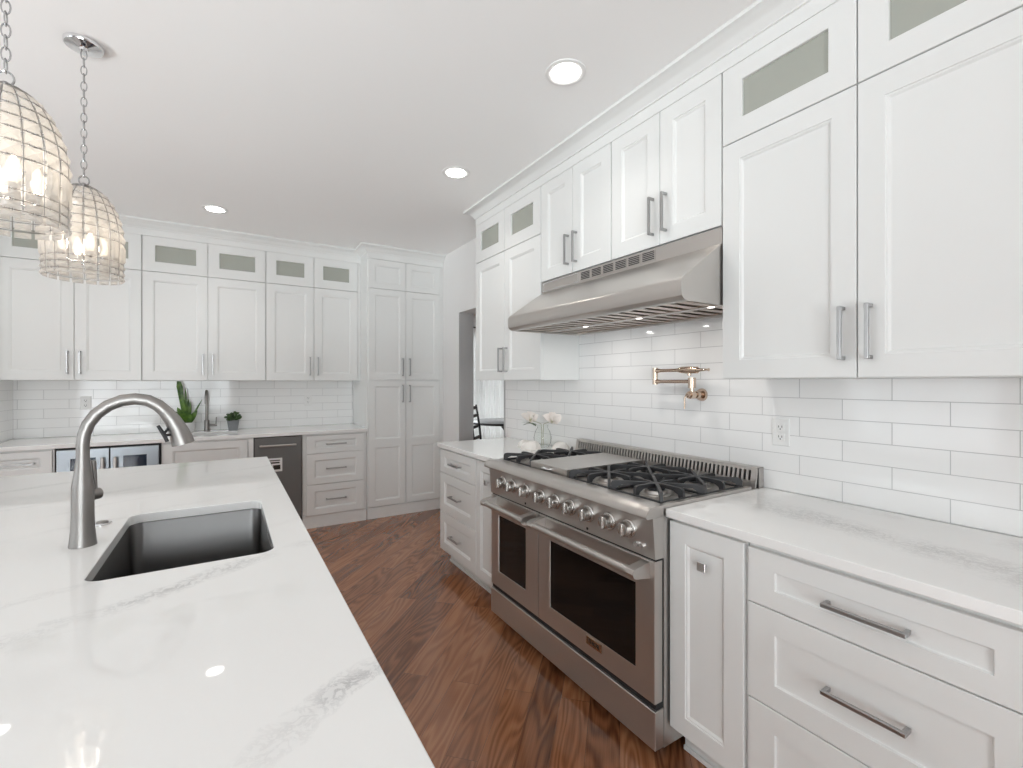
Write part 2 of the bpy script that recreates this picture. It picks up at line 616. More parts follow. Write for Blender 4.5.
NWIN = 0
def window(u0, u1, z0, z1, place, cols, rows):
    """casement with mullions and a clear pane, set in the wall"""
    global NWIN
    NWIN += 1
    mb = MB()
    def bar(a, b, c, d, w0=0.25, w1=0.6):
        vs = [place(u, w, z) for u in (a, b) for w in (w0, w1) for z in (c, d)]
        mb.add(vs, [(0, 1, 3, 2), (4, 6, 7, 5), (0, 4, 5, 1), (2, 3, 7, 6), (0, 2, 6, 4), (1, 5, 7, 3)])
    t = 0.06
    bar(u0, u0 + t, z0, z1); bar(u1 - t, u1, z0, z1); bar(u0, u1, z0, z0 + t); bar(u0, u1, z1 - t, z1)
    for i in range(1, cols):
        u = u0 + (u1 - u0) * i / cols
        bar(u - 0.025, u + 0.025, z0, z1, 0.3, 0.55)
    for i in range(1, rows):
        z = z0 + (z1 - z0) * i / rows
        bar(u0, u1, z - 0.02, z + 0.02, 0.3, 0.55)
    w = struct(mb.build('window_%d' % NWIN, WHITEPLASTIC))
    pb = MB()
    vs = [place(u, q, z) for u in (u0, u1) for q in (0.41, 0.44) for z in (z0, z1)]
    pb.add(vs, [(0, 1, 3, 2), (4, 6, 7, 5), (0, 4, 5, 1), (2, 3, 7, 6), (0, 2, 6, 4), (1, 5, 7, 3)])
    pb.build('pane', PANE, w)


pl_left = lambda u, w, z: (-4.6 - 0.15 * w, u, z)
pl_rear = lambda u, w, z: (u, -3.0 - 0.15 * w, z)
pl_din = lambda u, w, z: (u, 8.5 + 0.15 * w, z)
pl_side = lambda u, w, z: (6.8 + 0.15 * w, u, z)
hl = [(yc - hw, yc + hw, 0.5, 2.4) for yc, hw in WIN_LEFT]
wall_with_holes('wall_left', -3.15, YB, ZC, hl, pl_left)
for h in hl:
    window(*h, pl_left, 3, 2)
wall_with_holes('wall_rear', -4.6, XW, ZC, [(-2.8, 0.1, 0.1, 2.3)], pl_rear)
window(-2.8, 0.1, 0.1, 2.3, pl_rear, 4, 1)
wall_with_holes('wall_dining', XW + 0.16, 6.95, ZC, [(2.95, 5.85, 0.12, 2.4)], pl_din)
window(2.95, 5.85, 0.12, 2.4, pl_din, 4, 2)
wall_with_holes('wall_dining_side', 1.5, 8.5, ZC, [], pl_side)
wall_with_holes('wall_dining_front', XW + 0.16, 6.8, ZC, [], lambda u, w, z: (u, 1.6 + 0.1 * w, z))

# backsplash tile on the two walls
bs = MB().box(1.9995, XW, 0.20, 3.33, 0.9165, 2.05)
struct(bs.build('tile_backsplash', TILE_R, wall_right))
bs = MB().box(-1.470, 1.186, YB - 0.0055, YB, 0.9165, 1.42)
struct(bs.build('trim_2', TILE_B))
bs = MB().box(-1.4715, -1.466, 4.64, YB - 0.006, 0.9165, 1.387)
struct(bs.build('trim_3', TILE_R))

# frieze and crown above the cabinets
CROWN = [(-0.02, 2.6135), (0.0, 2.6135), (0.0, 2.668), (0.007, 2.670), (0.007, 2.677), (0.014, 2.684), (0.028, 2.700), (0.046, 2.715), (0.066, 2.723), (0.073, 2.724), (0.073, 2.7395), (-0.02, 2.7395)]
def sweep(path, prof, side):
    mb = MB()
    pts = [Vector(p) for p in path]
    ls = []
    for i, p in enumerate(pts):
        ds = []
        if i > 0:
            ds.append((pts[i] - pts[i - 1]).normalized())
        if i < len(pts) - 1:
            ds.append((pts[i + 1] - pts[i]).normalized())
        ns = [Vector((-d.y, d.x)) * side for d in ds]
        mit = ns[0] if len(ns) == 1 else (ns[0] + ns[1]) / (1 + ns[0].dot(ns[1]))
        ls.append([(p.x + mit.x * o, p.y + mit.y * o, z) for o, z in prof])
    return mb.loops(ls, True, True, True)


struct(sweep([(1.685, 0.195), (1.685, 3.268), (XW - 0.001, 3.268)], CROWN, 1).build('trim_4', CAB))
struct(sweep([(-1.47, 4.925), (1.188, 4.925), (1.188, 4.65), (XW - 0.001, 4.65)], CROWN, -1).build('trim_5', CAB))

# ------------------------------------------------------------------ cabinets
def door_rings(fl, fr, fb, ft, bead=True):
    base = [(0, 0, 0, 0, 0.0), (0, 0, 0, 0, -0.0185), (0.0015,) * 4 + (-0.02,)]
    if bead:
        steps = [(0.0, -0.02), (0.0015, -0.0165), (0.0065, -0.0155), (0.0105, -0.0115), (0.0125, -0.0095)]
    else:
        steps = [(0.0, -0.02), (0.002, -0.0135), (0.004, -0.0125)]
    return base + [(fl + d, fr + d, fb + d, ft + d, y) for d, y in steps]


def pull(parent, a, b, vertical, at, y=-0.02, name='handle'):
    """square bar pull from a to b along its axis; at is its place on the other axis"""
    mb = MB()
    t = 0.0055
    if vertical:
        mb.box(at - t, at + t, y - 0.036, y - 0.025, a, b, 0.0012)
        for z in (a, b - 0.011):
            mb.box(at - t, at + t, y - 0.0255, y, z, z + 0.011, 0.001)
    else:
        mb.box(a, b, y - 0.036, y - 0.025, at - t, at + t, 0.0012)
        for x in (a, b - 0.011):
            mb.box(x, x + 0.011, y - 0.0255, y, at - t, at + t, 0.001)
    return mb.build(name, PULL, parent)


def knob(parent, x, z, y=-0.02):
    mb = MB().cyl((x, y, z), (x, y - 0.018, z), 0.006, 12)
    mb.box(x - 0.016, x + 0.016, y - 0.028, y - 0.018, z - 0.016, z + 0.016, 0.002)
    return mb.build('knob', CHROME, parent)


def door(t, x0, x1, z0, z1, frame=0.070, split=None, bead=True, name='door', f4=None):
    g = 0.002
    x0 += g; x1 -= g; z0 += g; z1 -= g if z1 < 2.6 else 0.0005
    mb = MB()
    fl, fr, fb, ft = f4 or (frame,) * 4
    if split is None:
        mb.front(x0, x1, z0, z1, door_rings(fl, fr, fb, ft, bead))
        mb.add([(x0, 0, z0), (x1, 0, z0), (x1, 0, z1), (x0, 0, z1)], [(0, 1, 2, 3)])
    else:                                   # two panels, one above the other
        a, b = split
        mb.front(x0, x1, z0, (a + b) / 2, door_rings(fl, fr, fb, (b - a) / 2, bead)[2:])
        mb.front(x0, x1, (a + b) / 2, z1, door_rings(fl, fr, (b - a) / 2, ft, bead)[2:])
        mb.box(x0, x1, -0.0090, 0, z0, z1)
    return mb.build(name, CAB, t, angle=25)


def glass_door(t, x0, x1, z0, z1, f4):
    g = 0.002
    x0 += g; x1 -= g; z0 += g; z1 -= g if z1 < 2.6 else 0.0005
    l, r, b, tp = f4
    mb = MB().front(x0, x1, z0, z1, [(l, r, b, tp, 0.0), (0, 0, 0, 0, 0.0), (0, 0, 0, 0, -0.0185), (0.0015,) * 4 + (-0.02,),
                                     (l - 0.0015, r - 0.0015, b - 0.0015, tp - 0.0015, -0.02), (l, r, b, tp, -0.0185), (l, r, b, tp, 0.0)], fill=False)
    d = mb.build('door', CAB, t, angle=25)
    MB().box(x0 + l - 0.004, x1 - r + 0.004, -0.009, -0.005, z0 + b - 0.004, z1 - tp + 0.004).build('glass_pane', CABGLASS, d)
    return d


def carcass(t, w, depth, z0, z1, hollow=False, toe=None, left=0.0):
    mb = MB()
    k = 0.018
    if hollow:
        mb.box(left, left + k, 0, depth, z0, z1).box(w - k, w, 0, depth, z0, z1)
        mb.box(left + k, w - k, 0, depth, z0, z0 + k).box(left + k, w - k, 0, depth, z1 - k, z1)
        mb.box(left + k, w - k, depth - 0.008, depth, z0 + k, z1 - k)
    else:
        mb.box(left, w, 0, depth, z0, z1)
    mb.build('carcass', CAB, t)
    if toe is not None:
        tb = MB().box(left + 0.001, w - 0.001, toe, depth - 0.002, 0.0, z0 - 0.0005)
        if toe > 0.03:
            tb.box(left + 0.001, w - 0.001, toe - 0.012, toe, 0.0, 0.018, 0.003)
        tb.build('toe_kick', CAB, t)


RZ = -PI / 2
GU = 'wall cabinets'
XU, DU = 1.705, 0.293            # carcass front and depth of the right uppers
UZ0, UZS, UZ1 = 1.388, 2.3135, 2.6125

def upper_pair(name, label, loc, rz, w, depth, split, z0, z1, hz, group, left=0.0):
    t = thing(name, label, 'cabinet', (loc[0], loc[1], z0), rz, group)
    carcass(t, w, depth, z0, z1, left=left)
    a = door(t, left + 0.001, split, z0, z1)
    pull(a, hz[0], hz[1], True, split - 0.037)
    b = door(t, split, w - 0.001, z0, z1)
    pull(b, hz[0], hz[1], True, split + 0.037)
    return t


def glass_pair(name, label, loc, rz, w, depth, split, z0, z1, f4, group, left=0.0):
    t = thing(name, label, 'cabinet', (loc[0], loc[1], z0), rz, group)
    carcass(t, w, depth, z0, z1, hollow=True, left=left)
    glass_door(t, left + 0.001, split, z0, z1, f4)
    glass_door(t, split, w - 0.001, z0, z1, f4)
    return t


# right wall, from the far end towards the camera
upper_pair('wall_cabinet', 'white two-door wall cabinet on the far side of the range hood', (XU, 3.268), RZ, 0.8945, DU, 0.448, UZ0, UZS - 0.001, (1.446, 1.62), 'wall cabinets on the range wall')
glass_pair('glass_cabinet', 'small glass-fronted top cabinet beyond the range hood beside the doorway', (XU, 3.268), RZ, 0.8945, DU, 0.448, UZS, UZ1, (0.085, 0.085, 0.082, 0.07), 'glass-fronted cabinets on the range wall')
upper_pair('wall_cabinet', 'shorter white cabinet over the far half of the range hood', (XU, 2.372), RZ, 0.623, DU, 0.312, 2.002, UZ1, (2.054, 2.228), 'wall cabinets on the range wall')
upper_pair('wall_cabinet', 'shorter white cabinet over the near half of the range hood', (XU, 1.748), RZ, 0.6235, DU, 0.313, 2.002, UZ1, (2.054, 2.228), 'wall cabinets on the range wall')
upper_pair('wall_cabinet', 'large white wall cabinet nearest the camera, above the outlet', (XU, 1.123), RZ, 0.928, DU, 0.464, UZ0, UZS - 0.001, (1.446, 1.616), 'wall cabinets on the range wall')
glass_pair('glass_cabinet', 'glass-fronted top cabinet nearest the camera, above the large wall cabinet', (XU, 1.123), RZ, 0.928, DU, 0.464, UZS, UZ1, (0.080, 0.080, 0.082, 0.07), 'glass-fronted cabinets on the range wall')

# rear wall
YU, DB = 4.945, 0.3235
HB = (1.44, 1.622)
fg = (0.085, 0.085, 0.085, 0.072)
upper_pair('wall_cabinet', 'white wall cabinet on the rear wall behind the crystal pendants', (-1.455, YU), 0, 0.845, DB, 0.424, UZ0, UZS - 0.001, HB, 'wall cabinets on the rear wall', left=-0.012)
glass_pair('glass_cabinet', 'glass-fronted top cabinet partly hidden by the crystal pendants', (-1.455, YU), 0, 0.845, DB, 0.424, UZS, UZ1, fg, 'glass-fronted cabinets on the rear wall', left=-0.012)
upper_pair('wall_cabinet', 'white wall cabinet on the rear wall above the potted plants', (-0.608, YU), 0, 0.920, DB, 0.463, UZ0, UZS - 0.001, HB, 'wall cabinets on the rear wall')
glass_pair('glass_cabinet', 'glass-fronted top cabinet on the rear wall, middle one of three', (-0.608, YU), 0, 0.920, DB, 0.463, UZS, UZ1, fg, 'glass-fronted cabinets on the rear wall')
t = upper_pair('wall_cabinet', 'white wall cabinet on the rear wall touching the tall pantry', (0.314, YU), 0, 0.849, DB, 0.422, UZ0, UZS - 0.001, HB, 'wall cabinets on the rear wall')
MB().box(0.8495, 0.8745, -0.018, DB, UZ0, UZS - 0.001).build('filler_panel', CAB, t)
t = glass_pair('glass_cabinet', 'glass-fronted top cabinet on the rear wall touching the tall pantry', (0.314, YU), 0, 0.849, DB, 0.422, UZS, UZ1, fg, 'glass-fronted cabinets on the rear wall')
MB().box(0.8495, 0.8745, -0.018, DB, UZS, UZ1).build('filler_panel', CAB, t)

# tall pantry
t = thing('pantry_cabinet', 'tall white pantry cabinet with six panelled doors beside the doorway', 'cabinet', (1.19, 4.67, 0))
PW = 0.775
carcass(t, PW, 0.598, 0.115, 2.6125, toe=-0.008)
MB().box(PW + 0.001, PW + 0.038, -0.012, 0.3, 0.0, 2.6125).build('filler_panel', CAB, t)
for i, (a, b) in enumerate(((0.012, 0.394), (0.394, 0.774))):
    h = b - 0.037 if i == 0 else a + 0.037
    door(t, a, b, 2.317, 2.611, 0.058)
    d = door(t, a, b, 1.394, 2.317, 0.060)
    pull(d, 1.44, 1.62, True, h)
    d = door(t, a, b, 0.118, 1.394, 0.060, split=(0.715, 0.80))
    pull(d, 1.165, 1.345, True, h)

# base cabinets on the right wall
XBASE, DBASE = 1.395, 0.602
Z0B, Z1B = 0.118, 0.8845

def drawers(t, x0, x1, zs, frames, hl, bead=True, hoff=0.0):
    for (a, b), f in zip(zs, frames):
        d = door(t, x0, x1, a, b, bead=bead, name='drawer', f4=f)
        c = (x0 + x1) / 2 + hoff
        pull(d, c - hl / 2, c + hl / 2, False, (a + b) / 2)


t = thing('base_cabinet', 'narrow white base cabinet with one square knob just right of the range', 'cabinet', (XBASE, 1.128, 0), RZ, 'base cabinets on the range wall')
carcass(t, 0.291, DBASE, Z0B, Z1B, toe=0.07)
d = door(t, 0.001, 0.287, Z0B, 0.872, 0.066)
knob(d, 0.144, 0.750, -0.0095)
t = thing('drawer_cabinet', 'wide white three-drawer base cabinet nearest the camera', 'cabinet', (XBASE, 0.833, 0), RZ, 'base cabinets on the range wall')
carcass(t, 0.627, DBASE, Z0B, Z1B, toe=0.07)
drawers(t, 0.004, 0.626, [(0.698, 0.868), (0.404, 0.698), (0.118, 0.404)], [(0.080, 0.080, 0.055, 0.055), (0.080,) * 2 + (0.07, 0.07), (0.080,) * 2 + (0.07, 0.07)], 0.182, bead=False)
t = thing('base_cabinet', 'slim white base cabinet with a square knob at the far side of the range', 'cabinet', (XBASE, 2.662, 0), RZ, 'base cabinets on the range wall')
carcass(t, 0.310, DBASE, Z0B, Z1B, toe=0.07)
d = door(t, 0.001, 0.308, Z0B, 0.872, 0.060)
knob(d, 0.154, 0.750, -0.0095)
t = thing('drawer_cabinet', 'white three-drawer base cabinet at the far end of the range wall', 'cabinet', (XBASE, 3.256, 0), RZ, 'base cabinets on the range wall')
carcass(t, 0.591, DBASE, Z0B, Z1B, toe=0.07)
drawers(t, 0.003, 0.590, [(0.698, 0.872), (0.404, 0.698), (0.118, 0.404)], [(0.075, 0.075, 0.05, 0.05)] + [(0.075, 0.075, 0.065, 0.065)] * 2, 0.16)

# base units on the rear wall
YBASE = 4.67
t = thing('drawer_cabinet', 'white base cabinet with a long bar pull left of the beverage cooler', 'cabinet', (-1.462, YBASE, 0), 0, 'base cabinets on the rear wall')
carcass(t, 0.378, 0.598, Z0B, Z1B, toe=-0.008)
drawers(t, 0.001, 0.370, [(0.698, 0.872), (0.404, 0.698), (0.118, 0.404)], [(0.06, 0.06, 0.045, 0.045)] + [(0.06, 0.06, 0.06, 0.06)] * 2, 0.25, hoff=-0.03)
t = thing('sink_cabinet', 'white base cabinet with a plain panel front under the prep sink', 'cabinet', (-0.452, YBASE, 0), 0, 'base cabinets on the rear wall')
SWID = 0.652
mb = MB().box(0, 0.018, 0, 0.598, Z0B, Z1B).box(SWID - 0.018, SWID, 0, 0.598, Z0B, Z1B).box(0.018, SWID - 0.018, 0, 0.598, Z0B, Z0B + 0.018)
mb.box(0.018, SWID - 0.018, 0, 0.02, Z0B + 0.018, Z1B).box(0.018, SWID - 0.018, 0.578, 0.598, Z0B + 0.018, Z1B)
mb.build('carcass', CAB, t)
MB().box(0.001, SWID - 0.001, -0.008, 0.59, 0, Z0B - 0.001).build('toe_kick', CAB, t)
door(t, 0.012, 0.606, 0.118, 0.872, 0.06)
MB().box(0.616, SWID - 0.001, -0.018, 0, 0.118, 0.8835).build('filler_panel', CAB, t)
t = thing('drawer_cabinet', 'white base cabinet of three pulled drawers beside the tall pantry', 'cabinet', (0.598, YBASE, 0), 0, 'base cabinets on the rear wall')
carcass(t, 0.588, 0.598, Z0B, Z1B, toe=-0.008)
drawers(t, 0.03, 0.558, [(0.700, 0.872), (0.408, 0.700), (0.118, 0.408)], [(0.07, 0.07, 0.045, 0.045)] + [(0.07, 0.07, 0.06, 0.06)] * 2, 0.185)

# beverage cooler: steel double doors with dark blue glass
t = thing('beverage_cooler', 'steel undercounter beverage cooler with two dark blue glass doors', 'fridge', (-1.081, YBASE, 0))
CW = 0.625
MB().box(0.003, CW - 0.003, 0.0, 0.58, 0.02, 0.882).build('body', BLACK, t)
for i, (a, b) in enumerate(((0.010, 0.308), (0.315, 0.614))):
    d = MB().front(a, b, 0.118, 0.868, [(0.078, 0.078, 0.09, 0.068, 0.0), (0, 0, 0, 0, 0.0), (0, 0, 0, 0, -0.022), (0.002,) * 4 + (-0.024,), (0.077, 0.077, 0.09, 0.067, -0.024), (0.078, 0.078, 0.091, 0.068, -0.010)], fill=False).build('door', COOLSTEEL, t)
    MB().box(a + 0.074, b - 0.074, -0.016, -0.011, 0.204, 0.804).build('glass_pane', COOLER, d)
    hx = b - 0.034 if i == 0 else a + 0.034
    mb = MB().tube([(hx, -0.062, 0.44), (hx, -0.062, 0.79), (hx, -0.060, 0.80)], [0.0115, 0.0115, 0.006], 14)
    mb.cyl((hx, -0.062, 0.48), (hx, -0.022, 0.48), 0.007, 10).cyl((hx, -0.062, 0.76), (hx, -0.022, 0.76), 0.007, 10)
    mb.build('handle', STEEL, d)
MB().box(0.02, CW - 0.02, 0.02, 0.03, 0.0, 0.112).build('toe_kick', BLACK, t)

# narrow dark appliance
t = thing('ice_maker', 'narrow dark grey undercounter appliance with a bar handle beside white drawers', 'appliance', (0.203, YBASE, 0))
MB().box(0.002, 0.390, 0.002, 0.58, 0.02, 0.882).build('body', BLACK, t)
d = MB().box(0.004, 0.386, -0.024, 0.0, 0.12, 0.878, 0.003).build('door', DARKSTEEL, t)
mb = MB().cyl((0.040, -0.066, 0.806), (0.335, -0.066, 0.806), 0.0085, 14)
for hx in (0.055, 0.320):
    mb.cyl((hx, -0.066, 0.806), (hx, -0.022, 0.806), 0.006, 10)
mb.build('handle', STEEL, d)
lb = MB().box(0.100, 0.224, -0.0255, -0.0242, 0.567, 0.689).build('label_sheet', WHITEPLASTIC, d)
mb = MB().box(0.106, 0.205, -0.0262, -0.0257, 0.663, 0.672)
mb.box(0.108, 0.202, -0.0262, -0.0257, 0.640, 0.654).box(0.150, 0.208, -0.0262, -0.0257, 0.585, 0.626)
mb.build('printed_marks', LETTER, lb)
MB().box(0.01, 0.382, 0.02, 0.03, 0.0, 0.112).build('toe_kick', BLACK, t)

# ------------------------------------------------------------------ worktops
def rrect(x0, x1, y0, y1, r, n=6):
    out = []
    for cx, cyy, a0 in ((x1 - r, y1 - r, 0), (x0 + r, y1 - r, 90), (x0 + r, y0 + r, 180), (x1 - r, y0 + r, 270)):
        for i in range(n + 1):
            a = math.radians(a0 + 90.0 * i / n)
            out.append((cx + r * math.cos(a), cyy + r * math.sin(a)))
    return out


def slab(name, mt, x0, x1, y0, y1, z0, z1, hole=None, ch=0.002):
    bm = bmesh.new()
    def ring(pts, z):
        vs = [bm.verts.new((x, y, z)) for x, y in pts]
        for i in range(len(vs)):
            bm.edges.new((vs[i], vs[(i + 1) % len(vs)]))
        return vs
    def skin(a, b):
        for i in range(len(a)):
            j = (i + 1) % len(a)
            bm.faces.new((a[i], a[j], b[j], b[i]))
    def fill(*rings):
        es = []
        for r in rings:
            for i in range(len(r)):
                es.append(bm.edges.get((r[i], r[(i + 1) % len(r)])))
        bmesh.ops.triangle_fill(bm, use_beauty=True, edges=es)
    R = [rrect(x0 + d, x1 - d, y0 + d, y1 - d, 0.004, 3) for d in (0, ch)]
    o0, o1, o2, o3 = ring(R[1], z0), ring(R[0], z0 + ch), ring(R[0], z1 - ch), ring(R[1], z1)
    skin(o0, o1); skin(o1, o2); skin(o2, o3)
    if hole:
        hx0, hx1, hy0, hy1, r = hole
        h0 = ring(rrect(hx0, hx1, hy0, hy1, r, 8), z0)
        h1 = ring(rrect(hx0, hx1, hy0, hy1, r, 8), z1 - 0.002)
        h2 = ring(rrect(hx0 - 0.002, hx1 + 0.002, hy0 - 0.002, hy1 + 0.002, r + 0.002, 8), z1)
        skin(h0, h1); skin(h1, h2)
        fill(o3, h2); fill(o0, h0)
    else:
        fill(o3); fill(o0)
    bmesh.ops.recalc_face_normals(bm, faces=bm.faces)
    me = bpy.data.meshes.new(name)
    bm.to_mesh(me)
    bm.free()
    me.polygons.foreach_set('use_smooth', [True] * len(me.polygons))
    me.set_sharp_from_angle(angle=math.radians(30))
    me.materials.append(mt)
    o = bpy.data.objects.new(name, me)
    COL.objects.link(o)
    return o


ZT0, ZT1 = 0.885, 0.915
SINK = (-0.283, 0.111, 1.408, 2.045)
tag(slab('worktop', QISLAND, -1.05, 0.212, 0.30, 3.212, ZT0, ZT1, SINK + (0.038,)), 'long white veined quartz island worktop with a sink cut into it', 'worktop')
tag(slab('worktop', QRIGHT, 1.355, 1.9985, 0.200, 1.129, ZT0, ZT1), 'white quartz worktop between the range and the camera', 'worktop', 'worktops on the range wall')
tag(slab('worktop', QRIGHT, 1.355, 1.9985, 2.345, 3.270, ZT0, ZT1), 'white quartz worktop beyond the range with shells and a vase on it', 'worktop', 'worktops on the range wall')
PREP = (-0.40, 0.085, 4.80, 5.07)
tag(slab('worktop', QBACK, -1.464, 1.187, 4.63, 5.2690, ZT0, ZT1, PREP + (0.03,)), 'long white worktop along the rear wall with potted plants on it', 'worktop')

t = thing('kitchen_island', 'white panelled island base under the long quartz top', 'island', (0, 0, 0))
ix0, ix1, iy0, iy1 = -0.80, 0.190, 0.50, 3.18
mb = MB()
mb.box(ix0, ix0 + 0.02, iy0, iy1, 0.1, 0.884).box(ix1 - 0.02, ix1, iy0, iy1, 0.1, 0.884)
mb.box(ix0 + 0.02, ix1 - 0.02, iy0, iy0 + 0.02, 0.1, 0.884).box(ix0 + 0.02, ix1 - 0.02, iy1 - 0.02, iy1, 0.1, 0.884)
mb.box(ix0 + 0.02, ix1 - 0.02, iy0 + 0.02, iy1 - 0.02, 0.1, 0.12)
mb.build('carcass', CAB, t)
MB().box(ix0 + 0.05, ix1 - 0.06, iy0 + 0.05, iy1 - 0.05, 0, 0.0995).build('toe_kick', CAB, t)
xf = Matrix.Translation((ix1, 0, 0)) @ Matrix.Rotation(PI / 2, 4, 'Z')
for i in range(5):
    a = iy0 + (iy1 - iy0) * i / 5
    b = iy0 + (iy1 - iy0) * (i + 1) / 5
    mb = MB().front(a + 0.0015, b - 0.0015, 0.112, 0.872, door_rings(0.07, 0.07, 0.07, 0.07), xf=xf)
    mb.build('door', CAB, t, angle=25)


def sink(name, label, hole, r, depth, group, mt):
    x0, x1, y0, y1 = hole
    cx, cyy = (x0 + x1) / 2, (y0 + y1) / 2
    t = thing(name, label, 'sink', (cx, cyy, ZT0 - depth), 0, group)
    def ring(off, z, rr):
        return [(x - cx, y - cyy, z) for x, y in rrect(x0 - off, x1 + off, y0 - off, y1 + off, rr, 8)]
    z = ZT0 - 0.001
    ls = [ring(0.02, z - 0.0005, r + 0.02), ring(0.003, z - 0.0005, r + 0.003), ring(0.001, z - 0.004, r), ring(-0.004, z - depth + 0.03, r - 0.004), ring(-0.010, z - depth + 0.010, r - 0.006), ring(-0.03, z - depth + 0.001, r - 0.012)]
    MB().loops(ls, True, False, True).build('basin', mt, t, angle=50, solid=0.0012)
    mb = MB().lathe([(0.055, z - depth + 0.003), (0.052, z - depth + 0.0045), (0.040, z - depth + 0.003), (0.036, z - depth + 0.002)], 24)
    mb.build('drain', CHROME, t)
    return t


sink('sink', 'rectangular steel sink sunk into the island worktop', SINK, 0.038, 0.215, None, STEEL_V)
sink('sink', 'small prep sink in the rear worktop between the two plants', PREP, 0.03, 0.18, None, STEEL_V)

# ------------------------------------------------------------------ island tap
t = thing('kitchen_faucet', 'tall brushed nickel gooseneck faucet beside the island sink', 'faucet', (-0.345, 1.735, ZT1))
z0 = ZT1 + 0.0005
MB().lathe([(0.0305, z0), (0.0305, z0 + 0.003), (0.0292, z0 + 0.012), (0.0265, z0 + 0.045), (0.0250, z0 + 0.09), (0.0245, 1.080), (0.0238, 1.088), (0.0210, 1.105), (0.0172, 1.135), (0.0152, 1.160), (0.0148, 1.170)], 36).build('body', NICKEL, t)
arc = [(0, 0, 1.168), (0, 0, 1.200), (0.003, 0, 1.228), (0.012, 0, 1.257), (0.029, 0, 1.284), (0.054, 0, 1.307), (0.084, 0, 1.321), (0.115, 0, 1.3255), (0.145, 0, 1.320), (0.169, 0, 1.305), (0.188, 0, 1.284)]
MB().tube(arc, [0.0148, 0.0148, 0.015, 0.0155, 0.016, 0.0165, 0.017, 0.017, 0.0172, 0.0176, 0.018], 24).build('spout', NICKEL, t)
sp = MB().tube([(0.186, 0, 1.287), (0.188, 0, 1.284), (0.204, 0, 1.259), (0.2170, 0, 1.232), (0.2265, 0, 1.203), (0.2310, 0, 1.185)], [0.018, 0.0190, 0.0215, 0.0245, 0.0285, 0.0300], 28).build('spray_head', NICKEL, t)
mb = MB().tube([(0.170, -0.016, 1.245), (0.186, -0.020, 1.216), (0.193, -0.021, 1.196)], [0.0045, 0.006, 0.005], 10)
mb.cyl((0.184, -0.018, 1.218), (0.196, -0.010, 1.238), 0.004, 8)
mb.cyl((0.186, -0.020, 1.216), (0.215, -0.008, 1.216), 0.004, 8)
mb.build('spray_button', BLACK, sp)
hd = Vector((0.62, 0.78, 0)).normalized()
a = hd * 0.020
b = hd * 0.044
mb = MB().cyl((a.x, a.y, 1.052), (b.x, b.y, 1.052), 0.0165, 24)
mb.build('handle_hub', NICKEL, t)
c = hd * 0.034
MB().tube([(c.x, c.y, 1.062), (c.x * 0.95, c.y * 0.95, 1.11), (c.x * 0.85, c.y * 0.85, 1.150)], [0.006, 0.0058, 0.0065], 12).build('lever', NICKEL, t)

t = thing('air_switch', 'small round chrome button set in the island worktop behind the faucet', 'button', (-0.343, 1.962, ZT1))
MB().lathe([(0.0245, z0), (0.0245, z0 + 0.003), (0.022, z0 + 0.005), (0.016, z0 + 0.005)], 28).build('trim_ring', CHROME, t)
MB().lathe([(0.0155, z0 + 0.002), (0.0155, z0 + 0.008), (0.014, z0 + 0.009)], 24).build('push_button', NICKEL, t)

# prep tap
t = thing('kitchen_faucet', 'slim nickel bar faucet behind the prep sink on the rear worktop', 'faucet', (-0.160, 5.15, ZT1))
MB().lathe([(0.026, z0), (0.026, z0 + 0.006), (0.021, z0 + 0.012), (0.021, z0 + 0.10), (0.014, z0 + 0.108)], 24).build('body', NICKEL, t)
pts = [(0, 0, z0 + 0.10), (0, 0, z0 + 0.29)] + [(0, -0.075 + 0.075 * math.cos(q), z0 + 0.30 + 0.075 * math.sin(q)) for q in [PI * i / 10 for i in range(11)]] + [(0, -0.15, z0 + 0.26)]
MB().tube(pts, 0.0125, 16).build('spout', NICKEL, t)
MB().cyl((0.018, 0, z0 + 0.055), (0.080, 0, z0 + 0.055), 0.0115, 16).build('handle_hub', NICKEL, t)
MB().tube([(0.072, 0, z0 + 0.06), (0.076, 0, z0 + 0.130)], [0.006, 0.005], 10).build('lever', NICKEL, t)

# ------------------------------------------------------------------ range
t = thing('range', 'wide stainless gas range with two ovens and nine knobs', 'range', (1.305, 2.336, 0), RZ)
W = 1.205
mb = MB().box(0.0, W, 0.047, 0.66, 0.045, 0.900)
mb.box(0.0, W, 0.050, 0.66, 0.90, 0.912)
for lx in (0.06, W - 0.06):
    for ly in (0.10, 0.60):
        mb.cyl((lx, ly, 0.0005), (lx, ly, 0.046), 0.02, 14)
mb.build('body', STEEL, t)
# cooktop surface and bullnose
prof = [(0.055, 0.912), (0.055, 0.927), (0.010, 0.927), (-0.008, 0.9265), (-0.025, 0.922), (-0.038, 0.913), (-0.045, 0.901), (-0.046, 0.893), (-0.043, 0.888), (-0.036, 0.886), (0.055, 0.886)]
MB().prof_x(prof, 0.0, W).build('bullnose', STEEL, t, angle=30)
MB().box(0.0, 0.022, 0.0555, 0.60, 0.9125, 0.927).build('side_rim', STEEL, t)
MB().box(W - 0.022, W, 0.0555, 0.60, 0.9125, 0.927).build('side_rim', STEEL, t)
MB().box(0.0225, W - 0.0225, 0.056, 0.60, 0.9125, 0.917).build('cooktop_pan', PAN, t)
